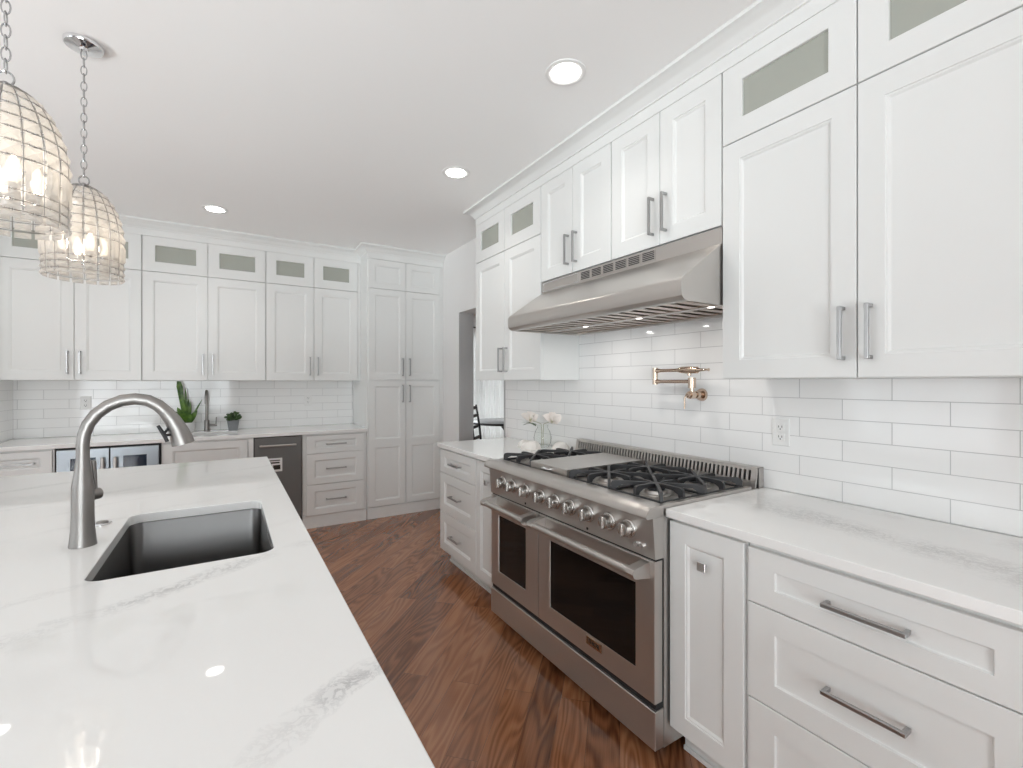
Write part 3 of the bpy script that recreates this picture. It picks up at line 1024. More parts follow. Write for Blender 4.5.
# control panel
MB().prof_x([(0.046, 0.736), (0.000, 0.736), (-0.012, 0.8855), (0.046, 0.8855)], 0.0, W).build('control_panel', STEEL, t)
py = lambda z: -0.012 * (z - 0.736) / 0.1495
KN = [0.156, 0.256, 0.380, 0.514, 0.629, 0.739, 0.856, 0.980, 1.085]
kb = MB()
kz = 0.821
def knob_meshes():
    bez = MB().lathe([(0.0355, 0.0), (0.0355, 0.006), (0.033, 0.009), (0.030, 0.010), (0.030, 0.013)], 32)
    k = MB().lathe([(0.0270, 0.013), (0.0268, 0.034), (0.0245, 0.039), (0.020, 0.040)], 32)
    k.box(-0.0055, 0.0055, -0.0245, 0.0245, 0.038, 0.047, 0.0015)
    return bez, k
Rk = Matrix.Rotation(PI / 2, 4, 'X')
for i, kx in enumerate(KN):
    bez, k = knob_meshes()
    xf = Matrix.Translation((kx, py(kz), kz)) @ Rk
    for mb in (bez, k):
        mb.v = [tuple(xf @ Vector(p)) for p in mb.v]
    ko = k.build('knob', KNOBSTEEL, t)
    bez.build('bezel', KNOBSTEEL, ko)
for bx in (1.122, 1.150):
    MB().cyl((bx, py(0.772) + 0.001, 0.772), (bx, py(0.772) - 0.010, 0.772), 0.0085, 18).build('push_button', CHROME, t)
for bx in (0.365, 0.842):
    MB().cyl((bx, 0.001, 0.752), (bx, -0.003, 0.752), 0.006, 14).build('indicator_light', BLACK, t)
# oven doors
def oven_door(x0, x1, wx0, wx1):
    z0, z1, wz0, wz1 = 0.214, 0.727, 0.306, 0.622
    mb = MB().front(x0, x1, z0, z1, [(wx0 - x0, x1 - wx1, wz0 - z0, z1 - wz1, 0.030), (0, 0, 0, 0, 0.040), (0, 0, 0, 0, 0.002), (0.0025,) * 4 + (0.0,),
                                     (wx0 - x0 - 0.001, x1 - wx1 - 0.001, wz0 - z0 - 0.001, z1 - wz1 - 0.001, 0.0), (wx0 - x0, x1 - wx1, wz0 - z0, z1 - wz1, 0.002)], fill=False)
    d = mb.build('oven_door', STEEL, t)
    MB().box(wx0 - 0.001, wx1 + 0.001, 0.002, 0.02, wz0 - 0.001, wz1 + 0.001).build('oven_window', OVEN, d)
    mb = MB()
    a, b, hz = x0 + 0.022, x1 - 0.022, 0.692
    mb.cyl((a + 0.02, -0.066, hz), (b - 0.02, -0.066, hz), 0.0165, 22)
    for q, s in ((a, 1), (b, -1)):
        e0, e1 = min(q, q + s * 0.036), max(q, q + s * 0.036)
        pr = [(0.0, hz - 0.030), (-0.030, hz - 0.025), (-0.066, hz - 0.020), (-0.080, hz - 0.014), (-0.086, hz), (-0.080, hz + 0.014), (-0.066, hz + 0.020), (-0.030, hz + 0.025), (0.0, hz + 0.030)]
        mb.prof_x(pr, e0, e1)
    mb.build('handle', STEEL, d)
    return d


oven_door(0.003, 0.472, 0.090, 0.364)
big = oven_door(0.477, W - 0.003, 0.574, 1.111)
MB().box(0.836, 0.930, -0.004, 0.0, 0.262, 0.298, 0.001).build('badge', BADGE, big)
badge = [o for o in big.children if o.name.startswith('badge')][0]
fc = bpy.data.curves.new('badge_text', 'FONT')
fc.body = 'THOR'
fc.size = 0.026
fc.align_x = 'CENTER'
fc.align_y = 'CENTER'
fc.extrude = 0.0006
fo = bpy.data.objects.new('tmp_text', fc)
COL.objects.link(fo)
bpy.context.view_layer.update()
tm = bpy.data.meshes.new_from_object(fo.evaluated_get(bpy.context.evaluated_depsgraph_get()))
bpy.data.objects.remove(fo)
tm.transform(Matrix.Translation((0.883, -0.0047, 0.280)) @ Matrix.Rotation(PI / 2, 4, 'X'))
tm.materials.clear()
tm.materials.append(LETTER)
lt = bpy.data.objects.new('lettering', tm)
COL.objects.link(lt)
lt.parent = badge
MB().box(0.0, W, 0.0, 0.046, 0.048, 0.188, 0.002).build('kick_panel', STEEL, t)
MB().box(0.004, W - 0.004, 0.010, 0.0465, 0.19, 0.7345).build('door_gasket', BLACK, t)
# grates, burners, griddle
def grate(x0, x1):
    """cast-iron grate over two burners: raised fingers from two hubs, legs down to the pan"""
    mb = MB()
    zb, th = 0.9195, 0.005
    y0, y1 = 0.066, 0.582
    ym = (y0 + y1) / 2
    cx = (x0 + x1) / 2
    for xx in (x0 + th, x1 - th):
        mb.box(xx - th, xx + th, y0, y1, zb, zb + 0.010, 0.002)
    for yy in (y0 + th, ym, y1 - th):
        mb.box(x0, x1, yy - th, yy + th, zb, zb + 0.010, 0.002)
    hw = (x1 - x0) / 2
    for cyy in ((y0 + ym) / 2, (ym + y1) / 2):
        hh = (y1 - y0) / 4
        for k in range(8):
            a = k * PI / 4
            dx, dy = math.cos(a), math.sin(a)
            if k % 2 == 0:
                far = (hw if abs(dx) > 0.5 else hh) - 0.002
            else:
                far = math.hypot(hw, hh) - 0.004
                a = math.atan2(math.copysign(hh, dy), math.copysign(hw, dx))
            xf = Matrix.Translation((cx, cyy, 0)) @ Matrix.Rotation(a, 4, 'Z')
            n0 = 0.012
            w = 0.0062
            pr = [(n0, 0.950), (n0, 0.960), (n0 + 0.03, 0.9635), (far - 0.02, 0.9635), (far - 0.006, 0.960), (far, 0.950), (far, 0.918), (far - 0.018, 0.918), (far - 0.024, 0.935), (far - 0.045, 0.947)]
            mb.loops([[(x, -w, z) for x, z in pr], [(x, w, z) for x, z in pr]], True, True, True, xf)
        mb.lathe([(0.004, 0.949), (0.017, 0.949), (0.018, 0.955), (0.016, 0.961), (0.004, 0.961)], 14, None, cx, cyy)
    return mb.build('grate', IRON, t)


MODS = [(0.028, 0.312), (0.630, 0.902), (0.906, 1.178)]
for a, b in MODS:
    grate(a, b)
    for q in (0.1925, 0.4545):
        bx = (a + b) / 2
        bo = MB().lathe([(0.062, 0.9172), (0.060, 0.921), (0.046, 0.923), (0.043, 0.934), (0.036, 0.936)], 28, None, bx, q).build('burner', PAN, t)
        MB().lathe([(0.034, 0.9362), (0.036, 0.940), (0.034, 0.944), (0.028, 0.946)], 24, None, bx, q).build('burner_cap', IRON, bo)
mb = MB().prof_x([(0.070, 0.9172), (0.062, 0.930), (0.062, 0.9555), (0.066, 0.9585), (0.580, 0.9605), (0.584, 0.957), (0.584, 0.9172)], 0.320, 0.624)
gr = mb.build('griddle_cover', STEEL, t)
mb = MB().tube([(0.445, 0.064, 0.942), (0.445, 0.046, 0.942), (0.500, 0.046, 0.942), (0.500, 0.064, 0.942)], 0.004, 8)
mb.build('handle', CHROME, gr)
# rear vent rail
mb = MB()
ys = lambda z: 0.628 + (z - 0.927) * 0.18
def slat(x0, x1, za, zb):
    mb.loops([[(x0, ys(za), za), (x0, ys(za) + 0.008, za), (x0, ys(zb) + 0.008, zb), (x0, ys(zb), zb)], [(x1, ys(za), za), (x1, ys(za) + 0.008, za), (x1, ys(zb) + 0.008, zb), (x1, ys(zb), zb)]], True, True, True)
slat(0.0, W, 0.9125, 0.946)
slat(0.0, W, 0.990, 1.003)
nsl = 54
for i in range(nsl + 1):
    xc = 0.020 + (W - 0.040) * i / nsl
    slat(0.0 if i == 0 else xc - 0.0055, W if i == nsl else xc + 0.0055, 0.946, 0.990)
mb.box(0.0, 0.004, 0.655, 0.690, 0.9125, 1.003).box(W - 0.004, W, 0.655, 0.690, 0.9125, 1.003)
mb.box(0.0, W, ys(1.003), 0.690, 1.000, 1.004)
vr = mb.build('vent_rail', STEEL, t)
MB().box(0.006, W - 0.006, 0.652, 0.688, 0.913, 0.9985).build('vent_recess', SLOT, vr)

# ------------------------------------------------------------------ hood
t = thing('range_hood', 'long stainless steel canopy hood above the range', 'range hood', (1.69, 2.370, 1.683), RZ)
HW = 1.244
back = 0.306
pr = [(back, 1.9985), (0.0, 1.9985), (0.0, 1.932), (-0.236, 1.772), (-0.246, 1.762), (-0.250, 1.748), (-0.250, 1.716), (-0.246, 1.700), (-0.236, 1.690), (-0.222, 1.684), (-0.200, 1.683),
      (-0.196, 1.690), (-0.190, 1.735), (0.28, 1.735), (0.285, 1.683), (back, 1.683)]
mb = MB().prof_x(pr, 0.006, HW - 0.006)
side = [(back, 1.9985), (0.0, 1.9985), (0.0, 1.932), (-0.236, 1.772), (-0.246, 1.762), (-0.250, 1.748), (-0.250, 1.716), (-0.246, 1.700), (-0.236, 1.690), (-0.222, 1.684), (-0.200, 1.683), (back, 1.683)]
mb.prof_x(side, 0.0, 0.0065).prof_x(side, HW - 0.0065, HW)
mb.build('canopy', STEEL, t, angle=30)
# six vent grilles and a framed blank plate in the top strip
for i in range(6):
    a = 0.380 + i * 0.0895
    g = MB().box(a, a + 0.080, -0.004, -0.0002, 1.942, 1.990)
    go = g.build('vent_grille', STEEL, t)
    mb = MB()
    for k in range(5):
        mb.box(a + 0.005, a + 0.075, -0.0052, -0.0042, 1.947 + k * 0.0085, 1.952 + k * 0.0085)
    mb.build('vent_slots', SLOT, go)
mb = MB()
mb.box(0.020, 0.360, -0.004, -0.0002, 1.940, 1.944).box(0.020, 0.360, -0.004, -0.0002, 1.988, 1.992)
mb.box(0.020, 0.024, -0.004, -0.0002, 1.944, 1.988).box(0.356, 0.360, -0.004, -0.0002, 1.944, 1.988)
mb.build('blank_plate_frame', CHROME, t)
# baffle filters: rows of folded slats, a lamp strip between the front and the rear row
for q in range(4):
    a = 0.03 + q * 0.297
    for ya, yb in ((-0.180, 0.026), (0.066, 0.272)):
        mb = MB()
        for k in range(4):
            x = a + 0.006 + k * 0.0740
            mb.prof_x([(0, 0)] * 0 + [(ya + 0.006, 1.692), (yb - 0.006, 1.692), (yb - 0.006, 1.712), (ya + 0.006, 1.712)], x + 0.002, x + 0.044)
        mb.box(a, a + 0.289, ya, ya + 0.006, 1.690, 1.716).box(a, a + 0.289, yb - 0.006, yb, 1.690, 1.716)
        mb.build('baffle_filter', BAFFLE, t)
MB().box(0.012, HW - 0.012, 0.028, 0.064, 1.690, 1.722).build('lamp_strip', STEEL, t)
MB().box(0.012, HW - 0.012, -0.186, 0.276, 1.728, 1.7345).build('filter_recess', SLOT, t)
for lx in (0.365, 0.764, 1.163):
    MB().lathe([(0.015, 1.6898), (0.015, 1.6888), (0.012, 1.6880), (0.001, 1.6878)], 20, None, lx, 0.046).build('lamp_lens', HOODLENS, t)
    area('hood_lamp', (lx, 0.046, 1.6855 - 1.683), (0, 0, 0), 0.035, 0.035, 0.7, LAMP, t, 'DISK')

# ------------------------------------------------------------------ pot filler
t = thing('pot_filler', 'champagne bronze folding pot filler tap on the tile above the range', 'faucet', (1.9985, 1.440, 1.25), RZ)
# local x runs towards the camera (world -Y), local y into the wall
MB().cyl((0, 0.0, 1.312), (0, -0.012, 1.312), 0.032, 28, 0.028).build('wall_flange', BRONZE, t)
mb = MB().cyl((0, -0.010, 1.312), (0, -0.092, 1.312), 0.013, 18)
mb.cyl((0, -0.030, 1.312), (0, -0.050, 1.312), 0.018, 18).cyl((0, -0.065, 1.312), (0, -0.096, 1.312), 0.0185, 20)
mb.cyl((0, -0.077, 1.312), (0, -0.077, 1.350), 0.0105, 16)
mb.build('valve_body', BRONZE, t)
mb = MB().cyl((0, -0.096, 1.312), (0, -0.108, 1.312), 0.013, 16)
mb.tube([(0, -0.104, 1.312), (-0.006, -0.114, 1.309), (-0.010, -0.118, 1.297), (-0.010, -0.119, 1.245)], [0.0055, 0.005, 0.0045, 0.004], 10)
mb.build('lever', BRONZE, t)
mb = MB().cyl((0, -0.077, 1.345), (0, -0.077, 1.396), 0.0185, 18)
mb.cyl((0, -0.077, 1.377), (-0.222, -0.077, 1.377), 0.0085, 14).cyl((-0.188, -0.077, 1.377), (-0.214, -0.077, 1.377), 0.0085, 14, 0.0135)
mb.build('lower_arm', BRONZE, t)
MB().cyl((-0.225, -0.077, 1.362), (-0.225, -0.077, 1.4490), 0.014, 18).build('elbow_joint', BRONZE, t)
mb = MB().cyl((-0.225, -0.077, 1.434), (-0.055, -0.077, 1.434), 0.0085, 14)
mb.cyl((-0.214, -0.077, 1.434), (-0.188, -0.077, 1.434), 0.0135, 14, 0.0085)
mb.tube([(-0.085, -0.077, 1.434), (-0.060, -0.077, 1.435), (-0.030, -0.077, 1.434), (0.030, -0.077, 1.433)], [0.009, 0.016, 0.018, 0.0165], 18)
mb.cyl((-0.015, -0.077, 1.434), (-0.015, -0.077, 1.406), 0.011, 16, 0.009)
mb.build('upper_arm', BRONZE, t)
mb = MB().tube([(0.030, -0.077, 1.433), (0.048, -0.077, 1.433), (0.085, -0.077, 1.433), (0.092, -0.077, 1.433)], [0.013, 0.007, 0.005, 0.008], 14)
mb.build('shutoff_handle', BRONZE, t)

# ------------------------------------------------------------------ outlets
def outlet(label, loc, rz):
    t = thing('wall_outlet', label, 'outlet', loc, rz, 'wall outlets')
    z = loc[2]
    MB().box(-0.036, 0.036, -0.006, -0.0003, z - 0.058, z + 0.058, 0.0025).build('cover_plate', WHITEPLASTIC, t)
    for dz in (-0.021, 0.021):
        r = MB().box(-0.017, 0.017, -0.0085, -0.0062, z + dz - 0.0155, z + dz + 0.0155, 0.002).build('receptacle', WHITEPLASTIC, t)
        mb = MB().box(-0.008, -0.0055, -0.0092, -0.0087, z + dz - 0.002, z + dz + 0.007).box(0.0055, 0.008, -0.0092, -0.0087, z + dz - 0.002, z + dz + 0.007)
        mb.cyl((0, -0.0092, z + dz - 0.008), (0, -0.0087, z + dz - 0.008), 0.0028, 10)
        mb.build('socket_slots', SLOT, r)


outlet('white duplex outlet on the tile between the range and the camera', (1.999, 1.057, 1.163), RZ)
outlet('white outlet on the rear tile behind the island faucet', (-1.028, YB - 0.006, 1.195), 0)
outlet('white outlet on the rear tile above the ice maker and drawers', (0.729, YB - 0.006, 1.184), 0)

# ------------------------------------------------------------------ recessed ceiling lights
def downlight(label, x, y):
    t = thing('ceiling_light', label, 'light', (x, y, ZC), 0, 'recessed ceiling lights')
    z = ZC
    MB().lathe([(0.090, z - 0.0008), (0.089, z - 0.004), (0.080, z - 0.006), (0.070, z - 0.0045), (0.066, z - 0.001)], 36).build('trim_ring', WHITEPLASTIC, t)
    MB().lathe([(0.060, z - 0.0046), (0.058, z - 0.0060), (0.040, z - 0.0072), (0.001, z - 0.0076)], 32).build('lens', LENS, t)
    area('downlight_lamp', (0, 0, -0.012), (0, 0, 0), 0.11, 0.11, LAMP_W, LAMP, t, 'DISK', math.radians(115))


downlight('recessed ceiling light nearest the camera, in line with the range', 1.27, 1.60)
downlight('recessed ceiling light above the far end of the range wall', 1.27, 2.74)
downlight('recessed ceiling light near the rear wall beside the pendants', -0.08, 4.32)
downlight('recessed ceiling light over the rear wall hidden behind the near pendant', -1.28, 4.32)

# ------------------------------------------------------------------ crystal pendants
def pendant(label, x, y):
    t = thing('pendant_light', label, 'pendant light', (x, y, 1.79), 0, 'crystal pendants over the island')
    zb, zt, R = 1.786, 2.168, 0.1235
    MB().lathe([(0.001, ZC - 0.030), (0.014, ZC - 0.030), (0.016, ZC - 0.022), (0.060, ZC - 0.016), (0.063, ZC - 0.010), (0.063, ZC - 0.0008)], 36).build('canopy', CHROME, t)
    mb = MB()
    z = ZC - 0.030
    nl = 16
    step = (ZC - 0.030 - zt - 0.036) / nl
    k = 0
    for _ in range(nl):
        pts = []
        for i in range(14):
            a = 2 * PI * i / 14
            u, w = 0.0092 * math.cos(a), (step / 2 + 0.0036) * math.sin(a)
            pts.append((u, 0, z - step / 2 + w) if k % 2 == 0 else (0, u, z - step / 2 + w))
        mb.tube(pts, 0.0019, 7, closed=True)
        z -= step
        k += 1
    rr = 0.015
    mb.tube([((rr + 0.001) * math.cos(2 * PI * i / 16), 0, zt + 0.004 + rr + (rr + 0.004) * math.sin(2 * PI * i / 16)) for i in range(16)], 0.0026, 8, closed=True)
    mb.build('chain', CHAIN, t)
    zs = 1.945                                  # above this the drum closes to a dome
    def rad(z):
        if z <= zs:
            return R * (0.985 + 0.015 * (z - zb) / (zs - zb))
        return R * math.sqrt(max(0.0, 1 - ((z - zs) / (zt - zs)) ** 2)) * 0.97 + 0.03 * R
    rows = [1.788, 1.810, 1.836, 1.862, 1.946, 1.985, 2.020, 2.055, 2.088, 2.118, 2.145]
    n = 18
    mb = MB()
    for i in range(n):
        a = 2 * PI * i / n
        pts = []
        zz = 1.812
        while zz < zt - 0.0005:
            pts.append((rad(zz) * math.cos(a), rad(zz) * math.sin(a), zz))
            zz += 0.012 if zz < 2.10 else 0.006
        pts.append((0.012 * math.cos(a), 0.012 * math.sin(a), zt))
        mb.tube(pts, 0.0012, 6)
    for zz in rows[1:]:
        r = rad(zz) + 0.001
        mb.tube([(r * math.cos(2 * PI * i / 40), r * math.sin(2 * PI * i / 40), zz) for i in range(40)], 0.0012, 6, closed=True)
    mb.lathe([(0.016, zt - 0.010), (0.018, zt), (0.010, zt + 0.006), (0.004, zt + 0.010)], 16)
    mb.build('wire_frame', WIRE, t)
    for ri in range(len(rows) - 1):
        za, zc = rows[ri] + 0.003, rows[ri + 1] - 0.003
        mb = MB()
        for i in range(n):
            a0 = 2 * PI * (i + 0.09) / n
            a1 = 2 * PI * (i + 0.91) / n
            am = (a0 + a1) / 2
            def pt(a, z, off):
                r = rad(z) + off
                return Vector((r * math.cos(a), r * math.sin(a), z))
            jit = random.uniform(-0.002, 0.002)
            c4 = [pt(a0, za, 0.001), pt(a1, za, 0.001), pt(a1, zc, 0.001), pt(a0, zc, 0.001)]
            ia, ib = a0 + (a1 - a0) * 0.28, a0 + (a1 - a0) * 0.72
            h = (zc - za)
            ins = min(0.3 * h, 0.011)
            f4 = [pt(ia, za + ins, 0.0055 + jit), pt(ib, za + ins, 0.0055 - jit), pt(ib, zc - ins, 0.0055 + jit), pt(ia, zc - ins, 0.0055 - jit)]
            b1 = pt(am, (za + zc) / 2, -0.006)
            if h < 0.05:                            # small stones are cut to a point
                ap = pt(am + jit * 3, (za + zc) / 2, 0.0065)
                mb.add([tuple(v) for v in c4 + [ap, b1]], [(0, 1, 4), (1, 2, 4), (2, 3, 4), (3, 0, 4), (1, 0, 5), (2, 1, 5), (3, 2, 5), (0, 3, 5)])
                continue
            vs = [tuple(v) for v in c4 + f4 + [b1]]
            mb.add(vs, [(0, 1, 5, 4), (1, 2, 6, 5), (2, 3, 7, 6), (3, 0, 4, 7), (4, 5, 6), (4, 6, 7), (1, 0, 8), (2, 1, 8), (3, 2, 8), (0, 3, 8)])
        mb.build('crystal_ring', CRYSTAL, t, smooth=False)
    for i in range(4):
        a = 2 * PI * i / 4 + 0.5
        bx, by = 0.062 * math.cos(a), 0.062 * math.sin(a)
        h = MB().tube([(0, 0, 1.865), (bx * 0.6, by * 0.6, 1.855), (bx, by, 1.868), (bx, by, 1.895)], [0.003, 0.003, 0.004, 0.009], 10).build('candle_arm', CHROME, t)
        MB().lathe([(0.008, 1.896), (0.0135, 1.910), (0.0155, 1.925), (0.012, 1.948), (0.004, 1.966), (0.001, 1.968)], 16, None, bx, by).build('bulb', BULB, h)
    mb = MB().cyl((0, 0, 1.86), (0, 0, zt - 0.005), 0.004, 8)
    mb.lathe([(0.001, 1.842), (0.008, 1.848), (0.011, 1.862), (0.006, 1.872)], 14)
    mb.build('centre_rod', CHROME, t)
    lp = bpy.data.lights.new('pendant_lamp', 'POINT')
    lp.energy = 0.9
    lp.color = (1.0, 0.91, 0.80)
    lp.shadow_soft_size = 0.05
    lo = bpy.data.objects.new('pendant_lamp', lp)
    COL.objects.link(lo)
    lo.location = (0, 0, 1.985 - 1.79)
    lo.parent = t


pendant('crystal dome pendant on a chain, the nearer one cut by the frame', -0.503, 1.757)
pendant('crystal dome pendant whose round ceiling canopy is in view', -0.491, 2.486)

# ------------------------------------------------------------------ plants
def leaf(mb, base, tip, width, bend=0.02, n=8, fold=0.25, nrm=None, blunt=False):
    base, tip = Vector(base), Vector(tip)
    d = tip - base
    up = Vector((0, 0, 1))
    side = d.cross(up)
    if side.length < 1e-4:
        side = Vector((1, 0, 0))
    side.normalize()
    if nrm == 'face':                          # turn the blade's flat side to the room
        side = d.cross(Vector((0.0, -1.0, 0.45)))
        side.normalize()
    elif nrm is not None:
        side = Vector(nrm).normalized()
    nn = side.cross(d).normalized()
    top, bot = [], []
    for i in range(n + 1):
        q = i / n
        w = width * (math.sin(PI * min(1.0, 0.12 + q * 0.88)) ** 0.75) * (1.0 if q < 0.95 else 0.5)
        if blunt:
            w = width * (0.45 + 0.55 * q) * (1.0 if i < n else 0.55)
        p = base + d * q + nn * bend * math.sin(PI * q)
        top.append([tuple(p - side * w + nn * w * fold), tuple(p), tuple(p + side * w + nn * w * fold)])
        k = nn * 0.0012
        bot.append([tuple(Vector(v) - k) for v in top[-1]])
    ls = [a + list(reversed(b)) for a, b in zip(top, bot)]
    mb.loops(ls, True, True, True)


zt0 = ZT1 + 0.001
t = thing('potted_plant', 'upright broad-leaved green plant in a white pot by the prep faucet', 'plant', (-0.31, 5.135, ZT1))
MB().lathe([(0.050, zt0), (0.058, zt0 + 0.004), (0.068, zt0 + 0.088), (0.064, zt0 + 0.090), (0.062, zt0 + 0.075), (0.001, zt0 + 0.074)], 32).build('pot', CERAMIC, t)
MB().lathe([(0.061, zt0 + 0.0745), (0.061, zt0 + 0.079), (0.03, zt0 + 0.083)], 24).build('soil', SOIL, t)
mb = MB()
zz = zt0 + 0.078
cs = (0.998, 0.06, 0)
leaf(mb, (-0.012, 0.005, zz), (-0.062, 0.0, 1.382), 0.025, -0.012, nrm=cs, fold=0.30, blunt=True)
leaf(mb, (0.000, 0.010, zz), (-0.014, 0.0, 1.330), 0.013, 0.008, nrm=cs, fold=0.30)
for tip, wd in (((-0.095, -0.030, 1.115), 0.027), ((-0.070, -0.055, 1.150), 0.026), ((-0.030, -0.060, 1.205), 0.026), ((0.028, -0.045, 1.200), 0.020), ((0.080, -0.040, 1.115), 0.026),
                ((0.118, 0.0, 1.220), 0.008), ((-0.135, 0.0, 1.145), 0.009), ((0.012, 0.02, 1.225), 0.014), ((-0.025, -0.075, 1.085), 0.026), ((0.035, -0.075, 1.080), 0.026)):
    leaf(mb, (tip[0] * 0.12, tip[1] * 0.12, zz), tip, wd, 0.012, nrm='face', fold=0.22)
mb.build('foliage', LEAF_BIG, t, angle=60)

t = thing('potted_plant', 'small bushy plant in a grey pot at the right of the prep sink', 'plant', (0.165, 5.12, ZT1))
t.location.x = 0.050
MB().lathe([(0.036, zt0), (0.039, zt0 + 0.003), (0.050, zt0 + 0.094), (0.046, zt0 + 0.096), (0.045, zt0 + 0.085), (0.001, zt0 + 0.084)], 32).build('pot', GREYPOT, t)
MB().lathe([(0.0445, zt0 + 0.0845), (0.0445, zt0 + 0.088), (0.02, zt0 + 0.090)], 24).build('soil', SOIL, t)
mb = MB()
for i in range(70):
    a = random.uniform(0, 2 * PI)
    r = random.uniform(0.004, 0.052)
    h = random.uniform(0.0, 0.075) * (1.15 - r / 0.07)
    bx, by = r * math.cos(a), r * math.sin(a)
    q = 0.022 + 0.01 * random.random()
    leaf(mb, (bx, by, zt0 + 0.092 + h), (bx + q * math.cos(a), by + q * math.sin(a), zt0 + 0.097 + h + 0.016 * random.random()), 0.011, 0.004, 4, 0.2, 'face')
for i in range(9):
    a = 2 * PI * i / 9
    mb.tube([(0.006 * math.cos(a), 0.006 * math.sin(a), zt0 + 0.086), (0.03 * math.cos(a), 0.03 * math.sin(a), zt0 + 0.135)], 0.0016, 6)
mb.build('foliage', LEAF_SMALL, t, angle=60)

# ------------------------------------------------------------------ vase, flowers and shells beyond the range
t = thing('glass_vase', 'small clear round glass vase on the worktop beyond the range', 'vase', (1.890, 2.640, ZT1))
MB().lathe([(0.032, zt0), (0.045, zt0 + 0.003), (0.058, zt0 + 0.035), (0.062, zt0 + 0.070), (0.052, zt0 + 0.110), (0.036, zt0 + 0.140), (0.040, zt0 + 0.156)], 32, open_top=True).build('glass_body', VASE, t)
MB().tube([(0.040 * math.cos(2 * PI * i / 32), 0.040 * math.sin(2 * PI * i / 32), zt0 + 0.156) for i in range(32)], 0.0012, 6, closed=True).build('rim', VASE, t)

def bloom(label, tipx, tipy, tipz, with_leaf, turn):
    t = thing('flower_stem', label, 'flower', (1.890, 2.640, zt0 + 0.02), 0, 'white flowers in the glass vase')
    MB().tube([(tipx * 0.05, tipy * 0.07, zt0 + 0.012), (tipx * 0.06, tipy * 0.06, zt0 + 0.10), (tipx * 0.12, tipy * 0.12, zt0 + 0.165), (tipx, tipy, tipz)], [0.0022, 0.0022, 0.002, 0.0018], 7).build('stem', STEMBROWN, t)
    mb = MB()
    for i in range(6):
        a = 2 * PI * i / 6 + turn
        rr = 0.066
        leaf(mb, (tipx, tipy, tipz - 0.004), (tipx + rr * math.cos(a), tipy + rr * math.sin(a), tipz + 0.040), 0.030, 0.014, 7, 0.3, 'face')
    for i in range(4):
        a = 2 * PI * i / 4 + turn + 0.4
        leaf(mb, (tipx, tipy, tipz), (tipx + 0.018 * math.cos(a), tipy + 0.018 * math.sin(a), tipz + 0.062), 0.024, 0.008, 6, 0.3, 'face')
    mb.build('petals', PETAL, t, angle=60)
    mb = MB()
    for i in range(4):
        a = 2 * PI * i / 4 + turn
        leaf(mb, (tipx, tipy, tipz - 0.012), (tipx + 0.026 * math.cos(a), tipy + 0.026 * math.sin(a), tipz + 0.012), 0.012, 0.006, 5, 0.3, 'face')
    mb.build('calyx', CALYX, t, angle=60)
    if with_leaf:
        mb = MB()
        leaf(mb, (tipx * 0.5, tipy * 0.5, tipz - 0.03), (tipx - 0.01, tipy + 0.075, tipz - 0.045), 0.014, 0.01)
        leaf(mb, (tipx * 0.5, tipy * 0.5, tipz - 0.04), (tipx - 0.03, tipy + 0.055, tipz - 0.02), 0.012, 0.01)
        mb.build('leaves', LEAF_SMALL, t, angle=60)


bloom('white flower with dark green leaves leaning out of the vase towards the doorway', -0.015, 0.140, 1.100, True, 0.2)
bloom('white flower leaning out of the vase towards the range', -0.03, -0.150, 1.112, False, 0.7)

def shell(label, x, y, size, rot):
    t = bpy.data.objects.new('x', None)
    mb = MB()
    ls = []
    nr, nc = 12, 48
    for i in range(nr + 1):
        q = i / nr
        r0 = math.sin(q * PI * 0.5)
        ring = []
        for k in range(nc):
            a = 2 * PI * k / nc
            rib = 1 + 0.05 * math.cos(11 * a) * q
            sx = (1.0 + 0.25 * math.cos(a)) * rib
            ring.append((size * r0 * sx * math.cos(a), size * 0.85 * r0 * rib * math.sin(a), size * 0.85 * math.cos(q * PI * 0.5) + 0.0))
        ls.append(ring)
    mb.loops(ls, True, True, True)
    xf = Matrix.Translation((x, y, zt0)) @ Matrix.Rotation(rot, 4, 'Z')
    mb.v = [tuple(xf @ Vector(p)) for p in mb.v]
    bpy.data.objects.remove(t)
    return tag(mb.build('shell_ornament', SHELL, angle=60), label, 'ornament', 'white shell ornaments beside the vase')


shell('white ribbed shell ornament closest to the doorway on the far worktop', 1.820, 2.770, 0.052, 0.4)
shell('middle white ribbed shell ornament in front of the glass vase', 1.775, 2.590, 0.070, 2.2)
shell('white ribbed shell ornament next to the range vent rail', 1.885, 2.425, 0.074, 1.0)

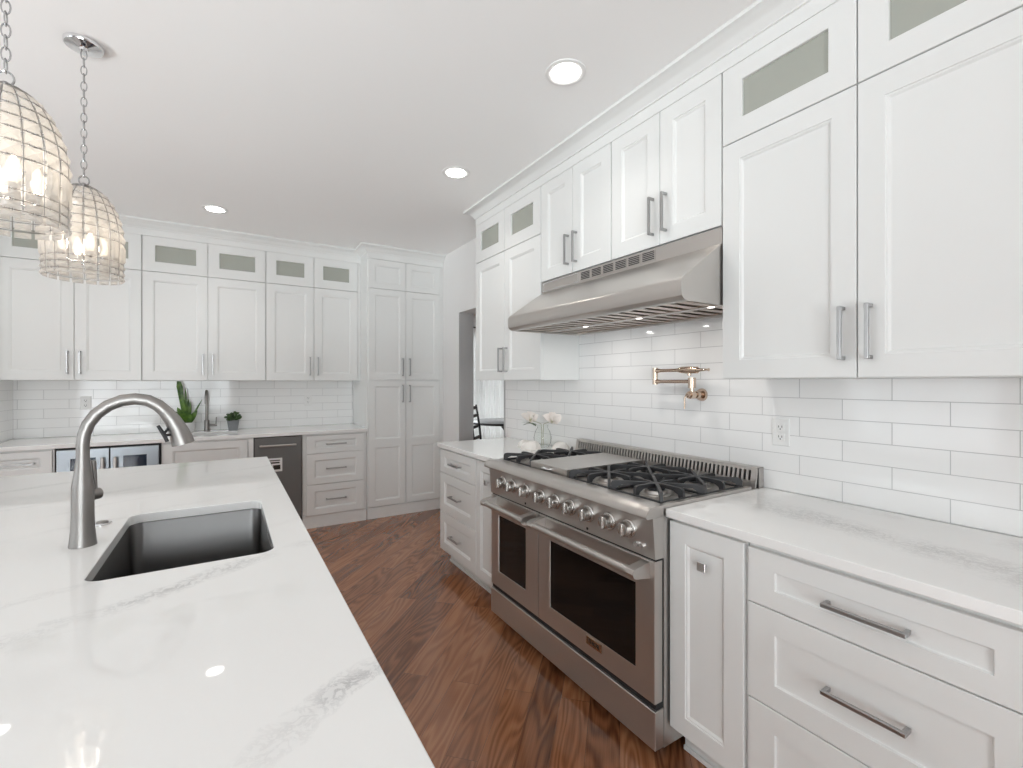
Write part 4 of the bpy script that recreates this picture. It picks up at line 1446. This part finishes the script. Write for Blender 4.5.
# ------------------------------------------------------------------ dining room beyond the doorway
t = thing('round_table', 'round dark-edged table in the room beyond the doorway', 'table', (3.765, 6.255, 0))
MB().lathe([(0.001, 0.725), (0.57, 0.725), (0.590, 0.735), (0.590, 0.757), (0.586, 0.760), (0.001, 0.760)], 64).build('table_top', BLACKWOOD, t)
MB().lathe([(0.570, 0.7602), (0.568, 0.7615), (0.001, 0.7615)], 64).build('top_inlay', TABLETOP, t)
MB().lathe([(0.26, 0.001), (0.26, 0.03), (0.08, 0.06), (0.03, 0.12), (0.03, 0.60), (0.10, 0.70), (0.10, 0.7245)], 32).build('pedestal', BLACKWOOD, t)

t = thing('dining_chair', 'black ladder-back dining chair beyond the doorway beside the round table', 'chair', (3.125, 5.585, 0), math.radians(-42))
# local +x faces the table
for y in (-0.19, 0.19):
    MB().tube([(-0.16, y, 0.001), (-0.19, y, 0.45), (-0.22, y, 0.75), (-0.27, y, 1.05)], [0.016, 0.018, 0.017, 0.013], 10).build('back_post', BLACKWOOD, t)
    MB().tube([(0.19, y, 0.001), (0.19, y, 0.43)], [0.014, 0.018], 10).build('leg', BLACKWOOD, t)
for z in (0.60, 0.75, 0.90, 1.01):
    x = -0.20 - 0.07 * (z - 0.55) / 0.5
    MB().box(x - 0.006, x + 0.006, -0.185, 0.185, z - 0.022, z + 0.022, 0.003).build('back_slat', BLACKWOOD, t)
MB().box(-0.20, 0.22, -0.21, 0.21, 0.432, 0.462, 0.008).build('seat', BLACKWOOD, t)
mb = MB().cyl((0.19, -0.19, 0.22), (0.19, 0.19, 0.22), 0.009, 8)
for y in (-0.19, 0.19):
    mb.cyl((-0.172, y, 0.20), (0.19, y, 0.20), 0.009, 8)
mb.build('stretcher', BLACKWOOD, t)

def curtain(label, x0, x1):
    ls = []
    n = 120
    for z in (0.03, 2.46):
        ring = []
        for i in range(n + 1):
            x = x0 + (x1 - x0) * i / n
            ring.append((x, 8.36 + 0.030 * math.sin((x - x0) * 52) + 0.008 * math.sin((x - x0) * 23 + 1), z))
        back = [(x, y + 0.004, z) for x, y, z in reversed(ring)]
        ls.append(ring + back)
    cm = SHEER
    tag(MB().loops(ls, True, True, True).build('curtain', cm, angle=60), label, 'curtain')


curtain('white pleated curtain hanging in the room beyond the doorway', 4.15, 5.05)
mb = MB().cyl((3.2, 8.40, 2.49), (6.0, 8.40, 2.49), 0.014, 14)
tag(mb.build('curtain_rod', BLACKWOOD), 'dark curtain rod over the far dining room window', 'curtain rod')
